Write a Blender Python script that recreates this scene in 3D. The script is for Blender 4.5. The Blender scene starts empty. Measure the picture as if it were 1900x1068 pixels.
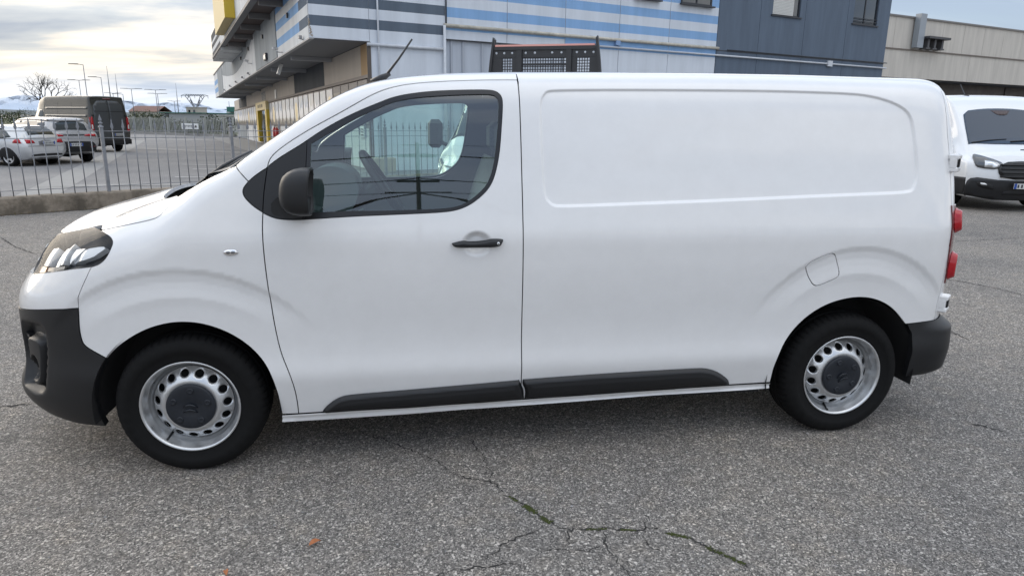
import bpy, bmesh, math, random
import numpy as np
from mathutils import Vector, Matrix, geometry

S = bpy.context.scene
COL = S.collection
R = math.radians

# ------------------------------------------------------------------ camera
CAM = np.array([1.0061, -3.0319, 1.6181])
YAW, PITCH, ROLL, FPX = -.1559, .2424, .0134, 1250.6
def cam_axes():
    cy, sy, cp, sp = math.cos(YAW), math.sin(YAW), math.cos(PITCH), math.sin(PITCH)
    f = Vector((-sy*cp, cy*cp, -sp)); r = Vector((cy, sy, 0)); u = r.cross(f)
    c, s = math.cos(ROLL), math.sin(ROLL)
    return c*r+s*u, -s*r+c*u, f
cam = bpy.data.cameras.new('camera'); camo = bpy.data.objects.new('camera', cam); COL.objects.link(camo)
_r, _u, _f = cam_axes()
camo.matrix_world = Matrix(((_r.x, _u.x, -_f.x, CAM[0]), (_r.y, _u.y, -_f.y, CAM[1]), (_r.z, _u.z, -_f.z, CAM[2]), (0, 0, 0, 1)))
cam.sensor_width = 36; cam.lens = FPX*36/1900; cam.clip_start = .05; cam.clip_end = 40000
S.camera = camo
S.render.resolution_x, S.render.resolution_y = 1024, 575

# ------------------------------------------------------------------ sky and sun
SUN_AZ, SUN_EL = R(136), R(17)           # direction towards the sun, azimuth from +X, low in the west behind thin cloud
W = bpy.data.worlds.new('World'); S.world = W; W.use_nodes = True
nt = W.node_tree; nt.nodes.clear()
def nd(t, k, **kw):
    n = t.nodes.new(k)
    for a, b in kw.items():
        if a[0] == '_': n.inputs[a[1:].replace('_', ' ')].default_value = b
        else: setattr(n, a, b)
    return n
def ramp(t, pts, interp='LINEAR'):
    n = t.nodes.new('ShaderNodeValToRGB'); e = n.color_ramp; e.interpolation = interp
    while len(e.elements) < len(pts): e.elements.new(.5)
    for el, (p, c) in zip(e.elements, pts):
        el.position = p; el.color = (c, c, c, 1) if isinstance(c, (int, float)) else (*c, 1)
    return n
def mixc(t, a, b, f, mode='MIX'):
    n = t.nodes.new('ShaderNodeMix'); n.data_type = 'RGBA'; n.blend_type = mode; n.clamp_factor = True
    for sock, v in ((n.inputs[0], f), (n.inputs[6], a), (n.inputs[7], b)):
        if isinstance(v, bpy.types.NodeSocket): t.links.new(v, sock)
        elif isinstance(v, (int, float)): sock.default_value = v
        else: sock.default_value = (*v, 1)
    return n.outputs[2]
def mth(t, op, a, b=None, c=None):
    n = t.nodes.new('ShaderNodeMath'); n.operation = op
    for i, v in enumerate((a, b, c)):
        if v is None: continue
        if isinstance(v, bpy.types.NodeSocket): t.links.new(v, n.inputs[i])
        else: n.inputs[i].default_value = v
    return n.outputs[0]
sky = nd(nt, 'ShaderNodeTexSky', sky_type='NISHITA', sun_disc=False, sun_elevation=SUN_EL, sun_rotation=R(90)-SUN_AZ,
         altitude=200, air_density=1.0, dust_density=1.5, ozone_density=1.0)
tc = nd(nt, 'ShaderNodeTexCoord')
sp = nd(nt, 'ShaderNodeSeparateXYZ'); nt.links.new(tc.outputs['Generated'], sp.inputs[0])
zz = mth(nt, 'ADD', mth(nt, 'MAXIMUM', sp.outputs[2], 0.0), .16)
px_ = mth(nt, 'DIVIDE', sp.outputs[0], zz); py_ = mth(nt, 'DIVIDE', sp.outputs[1], zz)
cb = nd(nt, 'ShaderNodeCombineXYZ'); nt.links.new(px_, cb.inputs[0]); nt.links.new(py_, cb.inputs[1])
mp = nd(nt, 'ShaderNodeMapping'); mp.inputs['Rotation'].default_value = (0, 0, R(-14)); mp.inputs['Scale'].default_value = (.55, 1.25, 1)
nt.links.new(cb.outputs[0], mp.inputs[0])
n1 = nd(nt, 'ShaderNodeTexNoise', _Scale=1.25, _Detail=7, _Roughness=.52, _Distortion=.35); nt.links.new(mp.outputs[0], n1.inputs['Vector'])
n2 = nd(nt, 'ShaderNodeTexNoise', _Scale=.55, _Detail=4, _Roughness=.5, _Distortion=.2); nt.links.new(mp.outputs[0], n2.inputs['Vector'])
cov = ramp(nt, [(.30, .25), (.44, .85), (.58, 1.0)]); nt.links.new(n2.outputs['Fac'], cov.inputs[0])       # where cloud is
ccol = ramp(nt, [(.35, (.36, .455, .645)), (.45, (.54, .635, .79)), (.51, (.82, .86, .93)), (.59, (1.10, 1.11, 1.13))]); nt.links.new(n1.outputs['Fac'], ccol.inputs[0])
# clouds lit warmer towards the low sun and near the horizon
sund = nd(nt, 'ShaderNodeVectorMath', operation='DOT_PRODUCT'); nt.links.new(tc.outputs['Generated'], sund.inputs[0])
sund.inputs[1].default_value = (math.cos(SUN_AZ)*math.cos(SUN_EL), math.sin(SUN_AZ)*math.cos(SUN_EL), math.sin(SUN_EL))
lowz = ramp(nt, [(.0, .05), (.03, .25), (.065, 1.0), (.115, .8), (.19, .25), (.30, 0.0)]); nt.links.new(sp.outputs[2], lowz.inputs[0])
warmf = mth(nt, 'MULTIPLY', lowz.outputs[0], mth(nt, 'MULTIPLY_ADD', sund.outputs['Value'], .45, .5))
ccol2 = mixc(nt, ccol.outputs[0], (1.15, 1.0, .79), warmf, 'MULTIPLY')
skys = mixc(nt, sky.outputs[0], (.10, .10, .10), 1.0, 'MULTIPLY')
skyb = mixc(nt, skys, (.60, .74, .92), .55)
gain = nd(nt, 'ShaderNodeMix', data_type='RGBA')
cl = mixc(nt, skyb, ccol2, cov.outputs[0])
lum = mth(nt, 'MULTIPLY_ADD', mth(nt, 'MAXIMUM', sp.outputs[2], 0.0), .62, .74)          # overcast: brighter overhead than at the horizon
cl = mixc(nt, cl, lum, 1.0, 'MULTIPLY')
hz = ramp(nt, [(.0, .85), (.018, .65), (.05, 0.0)]); nt.links.new(sp.outputs[2], hz.inputs[0])       # bluish haze low on the horizon
cl = mixc(nt, cl, (.56, .645, .77), hz.outputs[0])
bg = nd(nt, 'ShaderNodeBackground', _Strength=1.0); nt.links.new(cl, bg.inputs[0])
wo = nd(nt, 'ShaderNodeOutputWorld'); nt.links.new(bg.outputs[0], wo.inputs[0])
nt.nodes.remove(gain)

sl = bpy.data.lights.new('sun', 'SUN'); slo = bpy.data.objects.new('sun', sl); COL.objects.link(slo)
sl.energy = 1.1; sl.angle = R(45); sl.color = (1, .86, .68)
slo.rotation_euler = Vector((-math.cos(SUN_AZ)*math.cos(SUN_EL), -math.sin(SUN_AZ)*math.cos(SUN_EL), -math.sin(SUN_EL))).to_track_quat('-Z', 'Y').to_euler()

S.view_settings.view_transform = 'Standard'; S.view_settings.look = 'None'
S.view_settings.exposure = 0.52; S.view_settings.gamma = 1; S.view_settings.use_curve_mapping = False
S.render.engine = 'CYCLES'
S.cycles.max_bounces = 10; S.cycles.transparent_max_bounces = 24; S.cycles.caustics_reflective = False; S.cycles.caustics_refractive = False

# ------------------------------------------------------------------ helpers
def prop(o, label=None, cat=None, group=None, kind=None):
    if label: o['label'] = label
    if cat: o['category'] = cat
    if group: o['group'] = group
    if kind: o['kind'] = kind
    return o
def thing(name, label, cat, loc=(0, 0, 0), rz=0, group=None):
    o = bpy.data.objects.new(name, None); COL.objects.link(o); o.location = loc; o.rotation_euler = (0, 0, rz)
    o.empty_display_size = .2
    return prop(o, label, cat, group)
def link(name, me, parent=None, mat=None):
    o = bpy.data.objects.new(name, me); COL.objects.link(o)
    if mat is not None:
        for m in (mat if isinstance(mat, (list, tuple)) else [mat]): me.materials.append(m)
    if parent is not None: o.parent = parent
    return o
def dup_tree(o, parent=None):
    c = o.copy(); COL.objects.link(c)
    if parent is not None: c.parent = parent
    for ch in list(o.children): dup_tree(ch, c)
    return c
class MB:
    """collects shapes; build() links them as one mesh object"""
    def __init__(s): s.v = []; s.f = []; s.m = []; s.sm = []
    def add(s, v, f, m=0, smooth=False):
        b = len(s.v); s.v += [tuple(map(float, p)) for p in v]
        for q in f: s.f.append(tuple(b+i for i in q)); s.m.append(m); s.sm.append(smooth)
        return s
    def box(s, c, d, rz=0, m=0, bev=0, M=None):
        x, y, z = (k/2 for k in d); c = Vector(c)
        if bev:
            b = bev; pts = []
            for sx in (-1, 1):
                for sy in (-1, 1):
                    for sz in (-1, 1):
                        pts += [(sx*x, sy*(y-b), sz*(z-b)), (sx*(x-b), sy*y, sz*(z-b)), (sx*(x-b), sy*(y-b), sz*z)]
            bm = bmesh.new()
            for p in pts: bm.verts.new(p)
            bmesh.ops.convex_hull(bm, input=bm.verts); bm.verts.index_update()
            v = [p.co.copy() for p in bm.verts]; f = [[q.index for q in fc.verts] for fc in bm.faces]; bm.free()
        else:
            v = [Vector((a*x, b*y, e*z)) for a in (-1, 1) for b in (-1, 1) for e in (-1, 1)]
            f = [(0, 1, 3, 2), (4, 6, 7, 5), (0, 4, 5, 1), (2, 3, 7, 6), (0, 2, 6, 4), (1, 5, 7, 3)]
        Rm = Matrix.Rotation(rz, 3, 'Z') if M is None else M
        return s.add([Rm @ p+c for p in v], f, m)
    def tube(s, path, r, n=8, m=0, cap=True, smooth=True):
        P = [Vector(p) for p in path]; rr = r if isinstance(r, (list, tuple)) else [r]*len(P)
        v = []; f = []; pu = None
        for i, p in enumerate(P):
            t = (P[min(i+1, len(P)-1)]-P[max(i-1, 0)]).normalized()
            u = t.cross(Vector((0, 0, 1)) if abs(t.z) < .95 else Vector((1, 0, 0))) if pu is None else pu-t*pu.dot(t)
            u.normalize(); pu = u; w = t.cross(u)
            for k in range(n):
                a = 2*math.pi*k/n; v.append(p+(u*math.cos(a)+w*math.sin(a))*rr[i])
        for i in range(len(P)-1):
            for k in range(n):
                f.append((i*n+k, i*n+(k+1) % n, (i+1)*n+(k+1) % n, (i+1)*n+k))
        s.add(v, f, m, smooth)
        if cap:
            s.add(v[:n], [tuple(range(n))[::-1]], m); s.add(v[-n:], [tuple(range(n))], m)
        return s
    def prism(s, poly, a, b, axis='y', m=0, smooth=False):
        """polygon in the plane across AXIS, extruded from a to b"""
        n = len(poly)
        def pt(p, t): return {'x': (t, p[0], p[1]), 'y': (p[0], t, p[1]), 'z': (p[0], p[1], t)}[axis]
        v = [pt(p, a) for p in poly]+[pt(p, b) for p in poly]
        f = [tuple(range(n)), tuple(range(2*n-1, n-1, -1))]
        s.add(v, f, m)
        return s.add(v, [(i, n+i, n+(i+1) % n, (i+1) % n) for i in range(n)], m, smooth)
    def lathe(s, prof, n=48, axis='y', c=(0, 0, 0), m=0, smooth=True, a0=0, a1=2*math.pi):
        """profile of (radius, along-axis)"""
        v = []; f = []; k = len(prof); full = abs(a1-a0-2*math.pi) < 1e-6; nn = n if full else n+1
        for i in range(nn):
            a = a0+(a1-a0)*i/n; ca, sa = math.cos(a), math.sin(a)
            for r, t in prof:
                p = {'y': (r*ca, t, r*sa), 'z': (r*ca, r*sa, t), 'x': (t, r*ca, r*sa)}[axis]
                v.append((p[0]+c[0], p[1]+c[1], p[2]+c[2]))
        for i in range(n):
            j = (i+1) % nn
            for q in range(k-1): f.append((i*k+q, i*k+q+1, j*k+q+1, j*k+q))
        return s.add(v, f, m, smooth)
    def build(s, name, mat, parent=None, off=(0, 0, 0)):
        me = bpy.data.meshes.new(name)
        v = s.v if off == (0, 0, 0) else [(a-off[0], b-off[1], c-off[2]) for a, b, c in s.v]
        me.from_pydata(v, [], s.f)
        me.polygons.foreach_set('material_index', s.m); me.polygons.foreach_set('use_smooth', s.sm)
        bm = bmesh.new(); bm.from_mesh(me); bmesh.ops.remove_doubles(bm, verts=bm.verts, dist=1e-5)
        bmesh.ops.recalc_face_normals(bm, faces=bm.faces); bm.to_mesh(me); bm.free(); me.update()
        return link(name, me, parent, mat)

# ------------------------------------------------------------------ materials
MATS = {}
def mat(name, col=(.5, .5, .5), rough=.5, metal=0, coat=0, coat_rough=.03, spec=.5, noise=None, bump=None, emit=None, sub=None):
    """principled with optional colour noise (scale, amount, detail) and bump (scale, strength, distance)"""
    if name in MATS: return MATS[name]
    m = bpy.data.materials.new(name); m.use_nodes = True; t = m.node_tree; b = t.nodes['Principled BSDF']
    b.inputs['Base Color'].default_value = (*col, 1); b.inputs['Roughness'].default_value = rough; b.inputs['Metallic'].default_value = metal
    b.inputs['Coat Weight'].default_value = coat; b.inputs['Coat Roughness'].default_value = coat_rough; b.inputs['Specular IOR Level'].default_value = spec
    if emit: b.inputs['Emission Color'].default_value = (*emit[:3], 1); b.inputs['Emission Strength'].default_value = emit[3]
    if noise or bump: tcn = nd(t, 'ShaderNodeTexCoord')
    if noise:
        sc, am = noise[0], noise[1]
        n = nd(t, 'ShaderNodeTexNoise', _Scale=sc, _Detail=noise[2] if len(noise) > 2 else 6, _Roughness=.6)
        t.links.new(tcn.outputs['Object'], n.inputs['Vector'])
        r = ramp(t, [(.25, tuple(c*(1-am) for c in col)), (.75, tuple(min(1, c*(1+am)) for c in col))]); t.links.new(n.outputs['Fac'], r.inputs[0])
        t.links.new(r.outputs[0], b.inputs['Base Color'])
        rr = mth(t, 'MULTIPLY_ADD', n.outputs['Fac'], .3, rough-.15); t.links.new(rr, b.inputs['Roughness'])
    if bump:
        n = nd(t, 'ShaderNodeTexNoise', _Scale=bump[0], _Detail=4, _Roughness=.6); t.links.new(tcn.outputs['Object'], n.inputs['Vector'])
        bp = nd(t, 'ShaderNodeBump', _Strength=bump[1], _Distance=bump[2]); t.links.new(n.outputs['Fac'], bp.inputs['Height'])
        t.links.new(bp.outputs[0], b.inputs['Normal'])
    MATS[name] = m
    return m
def thin_glass(name, tint, refl=1.0):
    if name in MATS: return MATS[name]
    m = bpy.data.materials.new(name); m.use_nodes = True; t = m.node_tree; t.nodes.clear()
    tr = nd(t, 'ShaderNodeBsdfTransparent'); tr.inputs[0].default_value = (*tint, 1)
    gl = nd(t, 'ShaderNodeBsdfGlossy', _Roughness=.01); gl.inputs[0].default_value = (1, 1, 1, 1)
    fr = nd(t, 'ShaderNodeFresnel', _IOR=1.52)
    fac = mth(t, 'MINIMUM', mth(t, 'MULTIPLY', fr.outputs[0], 1.7*refl), 1.0)
    mx = nd(t, 'ShaderNodeMixShader'); t.links.new(fac, mx.inputs[0]); t.links.new(tr.outputs[0], mx.inputs[1]); t.links.new(gl.outputs[0], mx.inputs[2])
    o = nd(t, 'ShaderNodeOutputMaterial'); t.links.new(mx.outputs[0], o.inputs[0])
    MATS[name] = m
    return m
PAINT = mat('white_paint', (.775, .772, .768), .30, coat=1.0, coat_rough=.02)
def finish_paint(m):
    # clear coat with the slight waviness and road film of real panels
    t = m.node_tree; b = t.nodes['Principled BSDF']; tcn = nd(t, 'ShaderNodeTexCoord')
    n = nd(t, 'ShaderNodeTexNoise', _Scale=2.6, _Detail=3, _Roughness=.5); t.links.new(tcn.outputs['Object'], n.inputs['Vector'])
    bp = nd(t, 'ShaderNodeBump', _Strength=.22, _Distance=.006); t.links.new(n.outputs['Fac'], bp.inputs['Height']); t.links.new(bp.outputs[0], b.inputs['Coat Normal'])
    d = nd(t, 'ShaderNodeTexNoise', _Scale=9, _Detail=8, _Roughness=.7); t.links.new(tcn.outputs['Object'], d.inputs['Vector'])
    r = ramp(t, [(.3, (.752, .748, .742)), (.65, (.785, .782, .778))]); t.links.new(d.outputs['Fac'], r.inputs[0]); t.links.new(r.outputs[0], b.inputs['Base Color'])
    rr = mth(t, 'MULTIPLY_ADD', d.outputs['Fac'], .10, -.02); t.links.new(mth(t, 'MAXIMUM', rr, .012), b.inputs['Coat Roughness'])
finish_paint(PAINT)
BLACKP = mat('black_plastic', (.0085, .009, .0105), .45, noise=(300, .15), bump=(900, .15, .0006))
BLACKG = mat('black_trim', (.012, .012, .014), .28)
RUBBER = mat('tyre_rubber', (.006, .006, .0062), .8, spec=.22, noise=(25, .35), bump=(60, .15, .001))
STEEL = mat('silver_steel', (.60, .61, .62), .33, metal=.8, noise=(30, .05))
CHROME = mat('chrome', (.85, .85, .86), .12, metal=1)
DARK = mat('dark_liner', (.010, .010, .011), .75)
GLASS = thin_glass('tinted_glass', (.74, .90, .85), 1.7)
CLEAR = thin_glass('clear_lens', (.97, .975, .975), .16)
RED = mat('red_lens', (.40, .003, .010), .16, coat=.3)
DARKRED = mat('dark_red_lens', (.12, .006, .010), .15, coat=1.0)
INTERIOR = mat('interior_plastic', (.20, .21, .22), .55)
FABRIC = mat('seat_fabric', (.40, .42, .43), .9, noise=(80, .2))
GALV = mat('galvanised_steel', (.22, .23, .25), .5, metal=.3, noise=(8, .25))
# ------------------------------------------------------------------ ground
def asphalt_material():
    m = bpy.data.materials.new('worn_asphalt'); m.use_nodes = True; t = m.node_tree; b = t.nodes['Principled BSDF']
    tcn = nd(t, 'ShaderNodeTexCoord'); v = tcn.outputs['Object']
    w = nd(t, 'ShaderNodeTexNoise', _Scale=60, _Detail=2); t.links.new(v, w.inputs['Vector'])
    vw = mixc(t, v, w.outputs['Color'], .006)
    a = nd(t, 'ShaderNodeTexVoronoi', _Scale=102, _Randomness=1.0); t.links.new(vw, a.inputs['Vector'])
    c = nd(t, 'ShaderNodeTexVoronoi', _Scale=235); t.links.new(vw, c.inputs['Vector'])
    e = nd(t, 'ShaderNodeTexVoronoi', _Scale=102, feature='DISTANCE_TO_EDGE'); t.links.new(vw, e.inputs['Vector'])
    s1 = nd(t, 'ShaderNodeSeparateColor'); t.links.new(a.outputs['Color'], s1.inputs[0])
    s2 = nd(t, 'ShaderNodeSeparateColor'); t.links.new(c.outputs['Color'], s2.inputs[0])
    stone = ramp(t, [(0, (.06, .06, .061)), (.32, (.125, .122, .12)), (.60, (.19, .186, .182)), (.84, (.32, .315, .31)), (1, (.54, .53, .52))]); t.links.new(s1.outputs[0], stone.inputs[0])
    fine = ramp(t, [(0, (.035, .035, .036)), (.45, (.115, .113, .112)), (.82, (.23, .225, .22)), (1, (.50, .49, .48))]); t.links.new(s2.outputs[1], fine.inputs[0])
    sel = ramp(t, [(.40, 0), (.46, 1)]); t.links.new(s1.outputs[2], sel.inputs[0])
    edge = ramp(t, [(.0, 0), (.10, 1)]); t.links.new(e.outputs['Distance'], edge.inputs[0])
    col = mixc(t, fine.outputs[0], stone.outputs[0], mth(t, 'MULTIPLY', sel.outputs[0], edge.outputs[0]))
    warm = nd(t, 'ShaderNodeTexNoise', _Scale=7, _Detail=5, _Roughness=.65); t.links.new(v, warm.inputs['Vector'])
    wr = ramp(t, [(.3, (1.14, 1.08, 1.0)), (.5, (1.32, 1.24, 1.14)), (.72, (1.50, 1.36, 1.18))]); t.links.new(warm.outputs['Fac'], wr.inputs[0])
    col = mixc(t, col, wr.outputs[0], 1.0, 'MULTIPLY')
    big = nd(t, 'ShaderNodeTexNoise', _Scale=.55, _Detail=6, _Roughness=.6); t.links.new(v, big.inputs['Vector'])
    br = ramp(t, [(.28, (.76, .77, .79)), (.5, (1, 1, 1)), (.74, (1.17, 1.15, 1.11))]); t.links.new(big.outputs['Fac'], br.inputs[0])
    col = mixc(t, col, br.outputs[0], 1.0, 'MULTIPLY')
    st = nd(t, 'ShaderNodeTexNoise', _Scale=2.2, _Detail=3, _Roughness=.5); t.links.new(v, st.inputs['Vector'])
    sr = ramp(t, [(.66, (1, 1, 1)), (.74, (.78, .78, .79))]); t.links.new(st.outputs['Fac'], sr.inputs[0])
    col = mixc(t, col, sr.outputs[0], 1.0, 'MULTIPLY')
    # hairline cracking
    cr = nd(t, 'ShaderNodeTexVoronoi', _Scale=.62, feature='DISTANCE_TO_EDGE')
    wn = nd(t, 'ShaderNodeTexNoise', _Scale=2.6, _Detail=6, _Roughness=.7); t.links.new(v, wn.inputs['Vector'])
    vv = mixc(t, v, wn.outputs['Color'], .35); t.links.new(vv, cr.inputs['Vector'])
    ck = ramp(t, [(.0, 1), (.0022, .9), (.0055, 0)]); t.links.new(cr.outputs['Distance'], ck.inputs[0])
    cm = nd(t, 'ShaderNodeTexNoise', _Scale=.8, _Detail=2); t.links.new(v, cm.inputs['Vector'])
    cmr = ramp(t, [(.55, 0), (.66, .5)]); t.links.new(cm.outputs['Fac'], cmr.inputs[0])
    col = mixc(t, col, (.045, .044, .042), mth(t, 'MULTIPLY', ck.outputs[0], cmr.outputs[0]))
    t.links.new(col, b.inputs['Base Color']); b.inputs['Roughness'].default_value = .82; b.inputs['Specular IOR Level'].default_value = .35
    h = mth(t, 'ADD', mth(t, 'MULTIPLY', edge.outputs[0], s1.outputs[0]), mth(t, 'MULTIPLY', s2.outputs[0], .35))
    bp = nd(t, 'ShaderNodeBump', _Strength=.8, _Distance=.005); t.links.new(h, bp.inputs['Height']); t.links.new(bp.outputs[0], b.inputs['Normal'])
    return m
ASPH = asphalt_material()
def sheet(name, pts, z, m, kind='structure'):
    o = MB().add([(x, y, z) for x, y in pts], [tuple(range(len(pts)))]).build(name, m); return prop(o, kind=kind)
GR = sheet('ground', [(-9000, -9000), (9000, -9000), (9000, 9000), (-9000, 9000)], 0, ASPH)

# building frame: origin at the overhanging corner, u along the street front, v away from it
BC = np.array([-1.70, 18.574]); FD = np.array([math.sin(R(70.4)), math.cos(R(70.4))]); LD = np.array([math.sin(R(-18.4)), math.cos(R(-18.4))])
def uv(u, v=0): return tuple(BC+FD*u+LD*v)
FA = np.array([-5.64, 9.32]); FDIR = np.array([.8083, .5887]); FN = np.array([-.5887, .8083])
def fs(s, d=0): return tuple(FA+FDIR*s+FN*d)
LOTZ = .02
lotm = mat('lot_paving', (.20, .20, .205), .85, noise=(3, .18), bump=(150, .3, .004))
def lot_material():
    m = bpy.data.materials.new('block_paving'); m.use_nodes = True; t = m.node_tree; b = t.nodes['Principled BSDF']
    tcn = nd(t, 'ShaderNodeTexCoord'); mp_ = nd(t, 'ShaderNodeMapping'); mp_.inputs['Rotation'].default_value = (0, 0, R(-18.4)); t.links.new(tcn.outputs['Object'], mp_.inputs[0])
    br = nd(t, 'ShaderNodeTexBrick', _Scale=5.0, _Mortar_Size=.02, _Color1=(.19, .19, .195, 1), _Color2=(.235, .232, .23, 1), _Mortar=(.10, .10, .10, 1)); t.links.new(mp_.outputs[0], br.inputs['Vector'])
    n = nd(t, 'ShaderNodeTexNoise', _Scale=.5, _Detail=6); t.links.new(tcn.outputs['Object'], n.inputs['Vector'])
    r = ramp(t, [(.3, (.82, .82, .84)), (.7, (1.15, 1.13, 1.10))]); t.links.new(n.outputs['Fac'], r.inputs[0])
    t.links.new(mixc(t, br.outputs['Color'], r.outputs[0], 1.0, 'MULTIPLY'), b.inputs['Base Color']); b.inputs['Roughness'].default_value = .85
    return m
LOT = lot_material()
PALE = mat('pale_paving', (.27, .265, .255), .85, noise=(4, .15)); WHITEP = mat('road_paint', (.62, .62, .60), .7, noise=(20, .2))
k = MB().prism([fs(-80, .14), fs(12, .14), (8, 22.5), uv(1.75, 0), uv(1.75, 45), (-20, 130), (-160, 130)], 0, LOTZ, 'z'); o = k.build('car_park', LOT); prop(o, kind='structure')
def strip(name, a, b, w, z, m):
    a, b = np.array(a), np.array(b); d = (b-a)/np.linalg.norm(b-a); n = np.array([-d[1], d[0]])*w/2
    return sheet(name, [tuple(a-n), tuple(b-n), tuple(b+n), tuple(a+n)], z, m)
strip('paving_band', (-6.4, 11.9), (-17.0, 47.5), .75, LOTZ+.004, PALE)
strip('paving_band', (-12.6, 34.7), (-5.9, 30.2), .9, LOTZ+.008, PALE)
strip('paving_band', (-7.4, 14.0), (-2.2, 14.9), .5, LOTZ+.008, PALE)
strip('paving_band', (-40, 60), (-9.5, 47.0), 1.6, LOTZ+.008, PALE)
for a, b in (((-5.6, 19.6), (-4.3, 19.6)), ((-6.6, 21.9), (-4.6, 21.5)), ((-5.2, 16.6), (-3.8, 16.4))): strip('parking_line', a, b, .10, LOTZ+.012, WHITEP)
strip('paving_band', uv(.6, 1), uv(.6, 44), 2.0, LOTZ+.006, PALE)

# cracks in the asphalt (open joints, dark, some filled with moss)
CRACKS = [[(.519,.501),(.67,.398),(.872,.231),(1.007,.097),(1.11,0),(1.191,-.153),(1.274,-.213),(1.357,-.248),(1.424,-.383),(1.491,-.478),(1.551,-.587),(1.593,-.65),(1.635,-.665),(1.767,-.673),(1.927,-.704),(1.999,-.695),(2.026,-.745),(2.083,-.771),(2.125,-.83),(2.179,-.905),(2.225,-.944),(2.257,-1.028),(2.33,-1.2)],
 [(1.289,.24),(1.311,.175),(1.347,-.003),(1.367,-.164),(1.357,-.248)], [(1.543,-.624),(1.445,-.676),(1.364,-.71),(1.313,-.772),(1.268,-.807)], [(1.0,-.93),(1.093,-.869),(1.173,-.849),(1.283,-.849),(1.386,-.839)],
 [(1.765,-.682),(1.748,-.814),(1.759,-.881),(1.775,-.931),(1.80,-1.05)], [(2.429,-.516),(2.503,-.521),(2.511,-.566)], [(1.624,-.663),(1.609,-.725),(1.60,-.76)], [(1.462,-.758),(1.56,-.79),(1.675,-.807),(1.724,-.785)], [(1.93,-.70),(1.91,-.78),(1.95,-.85)], [(1.93,-.705),(1.98,-.64),(1.97,-.60)],
 [(8.7,5.55),(9.07,5.6),(9.49,5.66),(10.26,5.79)], [(6.6,3.6),(6.87,3.29),(7.03,2.91),(7.06,2.61),(7.3,2.2)], [(5.38,1.75),(5.35,1.54),(5.33,1.38)], [(-1.45,.91),(-1.31,.93),(-1.17,.96)], [(-4.46,6.96),(-3.9,6.2),(-3.46,5.72),(-3.25,5.7)], [(4.11,.04),(4.21,-.08)]]
CRK = mat('crack_dark', (.03, .028, .026), .95); MOSSM = mat('moss', (.055, .068, .014), .95, noise=(300, .5), bump=(400, .8, .004))
def crack(pts, w, seed):
    rnd = random.Random(seed); P_ = [np.array(p) for p in pts]; path = []
    for a, b in zip(P_, P_[1:]):
        n = max(2, int(np.linalg.norm(b-a)/.012)); d = (b-a)/np.linalg.norm(b-a); q = np.array([-d[1], d[0]])
        for i in range(n): path.append(a+(b-a)*i/n+q*(rnd.gauss(0, .0042)+.005*math.sin(i*1.1+seed)+.004*math.sin(i*.43+2*seed)))
    path.append(P_[-1]); k = MB(); v = []
    for i, p in enumerate(path):
        d = path[min(i+1, len(path)-1)]-path[max(i-1, 0)]; d = d/max(np.linalg.norm(d), 1e-6); q = np.array([-d[1], d[0]])
        t = i/len(path); ww = w*(.15+1.25*rnd.random()**1.6)*min(1, 6*t+.15, 6*(1-t)+.15)
        v += [(*(p-q*ww/2), .0025), (*(p+q*ww/2), .0025)]
    k.add(v, [(2*i, 2*i+1, 2*i+3, 2*i+2) for i in range(len(path)-1)])
    o = k.build('crack', CRK, GR); return o
for i, c in enumerate(CRACKS): crack(c, (.0075 if i == 0 else .006 if i < 5 else .006 if i < 10 else .018), i)
rnd = random.Random(5); mk = MB()
def moss_along(pts, dens, spread):
    for a, b in zip(pts, pts[1:]):
        a, b = np.array(a), np.array(b); n = int(np.linalg.norm(b-a)*dens)
        for _ in range(n):
            p = a+(b-a)*rnd.random()+np.array([rnd.gauss(0, spread), rnd.gauss(0, spread)]); r = rnd.uniform(.0015, .0042)
            v = [(p[0]+r*math.cos(q)*rnd.uniform(.7, 1.2), p[1]+r*math.sin(q)*rnd.uniform(.7, 1.2), .002) for q in np.linspace(0, 5.2, 6)]+[(p[0], p[1], .003+r*.9)]
            mk.add(v, [(i, (i+1) % 6, 6) for i in range(6)], 0, True)
C0 = CRACKS[0]
moss_along(C0[8:9]+[(1.455, -.43)], 700, .004); moss_along([(1.48, -.465), (1.515, -.52)], 2600, .007); moss_along([(1.535, -.56), (1.56, -.60)], 2200, .007); moss_along([(1.84, -.69), (1.90, -.70)], 900, .003); moss_along([(2.02, -.74), (2.09, -.775)], 1300, .005); moss_along([(2.14, -.85), (2.24, -.97)], 1000, .005); moss_along([(1.70, -.67), (1.78, -.675)], 500, .003)
prop(mk.build('moss', MOSSM), kind='stuff')
# loose chippings on the asphalt
gk = MB()
for _ in range(520):
    x, y = rnd.uniform(-.8, 4.2), rnd.uniform(-1.25, .9)
    if rnd.random() > 1.25-.25*(y+1.25): continue
    r = rnd.uniform(.0025, .0065); h = r*rnd.uniform(.5, .9)
    v = [(x+r*math.cos(q)*rnd.uniform(.6, 1.25), y+r*math.sin(q)*rnd.uniform(.6, 1.25), .0) for q in np.linspace(0, 5.0, 6)]+[(x+rnd.uniform(-.4, .4)*r, y+rnd.uniform(-.4, .4)*r, h), (x+rnd.uniform(-.5, .5)*r, y+rnd.uniform(-.5, .5)*r, h*.9)]
    gk.add(v, [(i, (i+1) % 6, 6) for i in range(6)]+[(0, 6, 7), (3, 7, 6)], rnd.choice((0, 0, 0, 1, 2)))
prop(gk.build('loose_grit', [mat('grit_grey', (.24, .235, .23), .85), mat('grit_dark', (.12, .12, .12), .85), mat('grit_pale', (.40, .39, .38), .85)]), kind='stuff')
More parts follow.
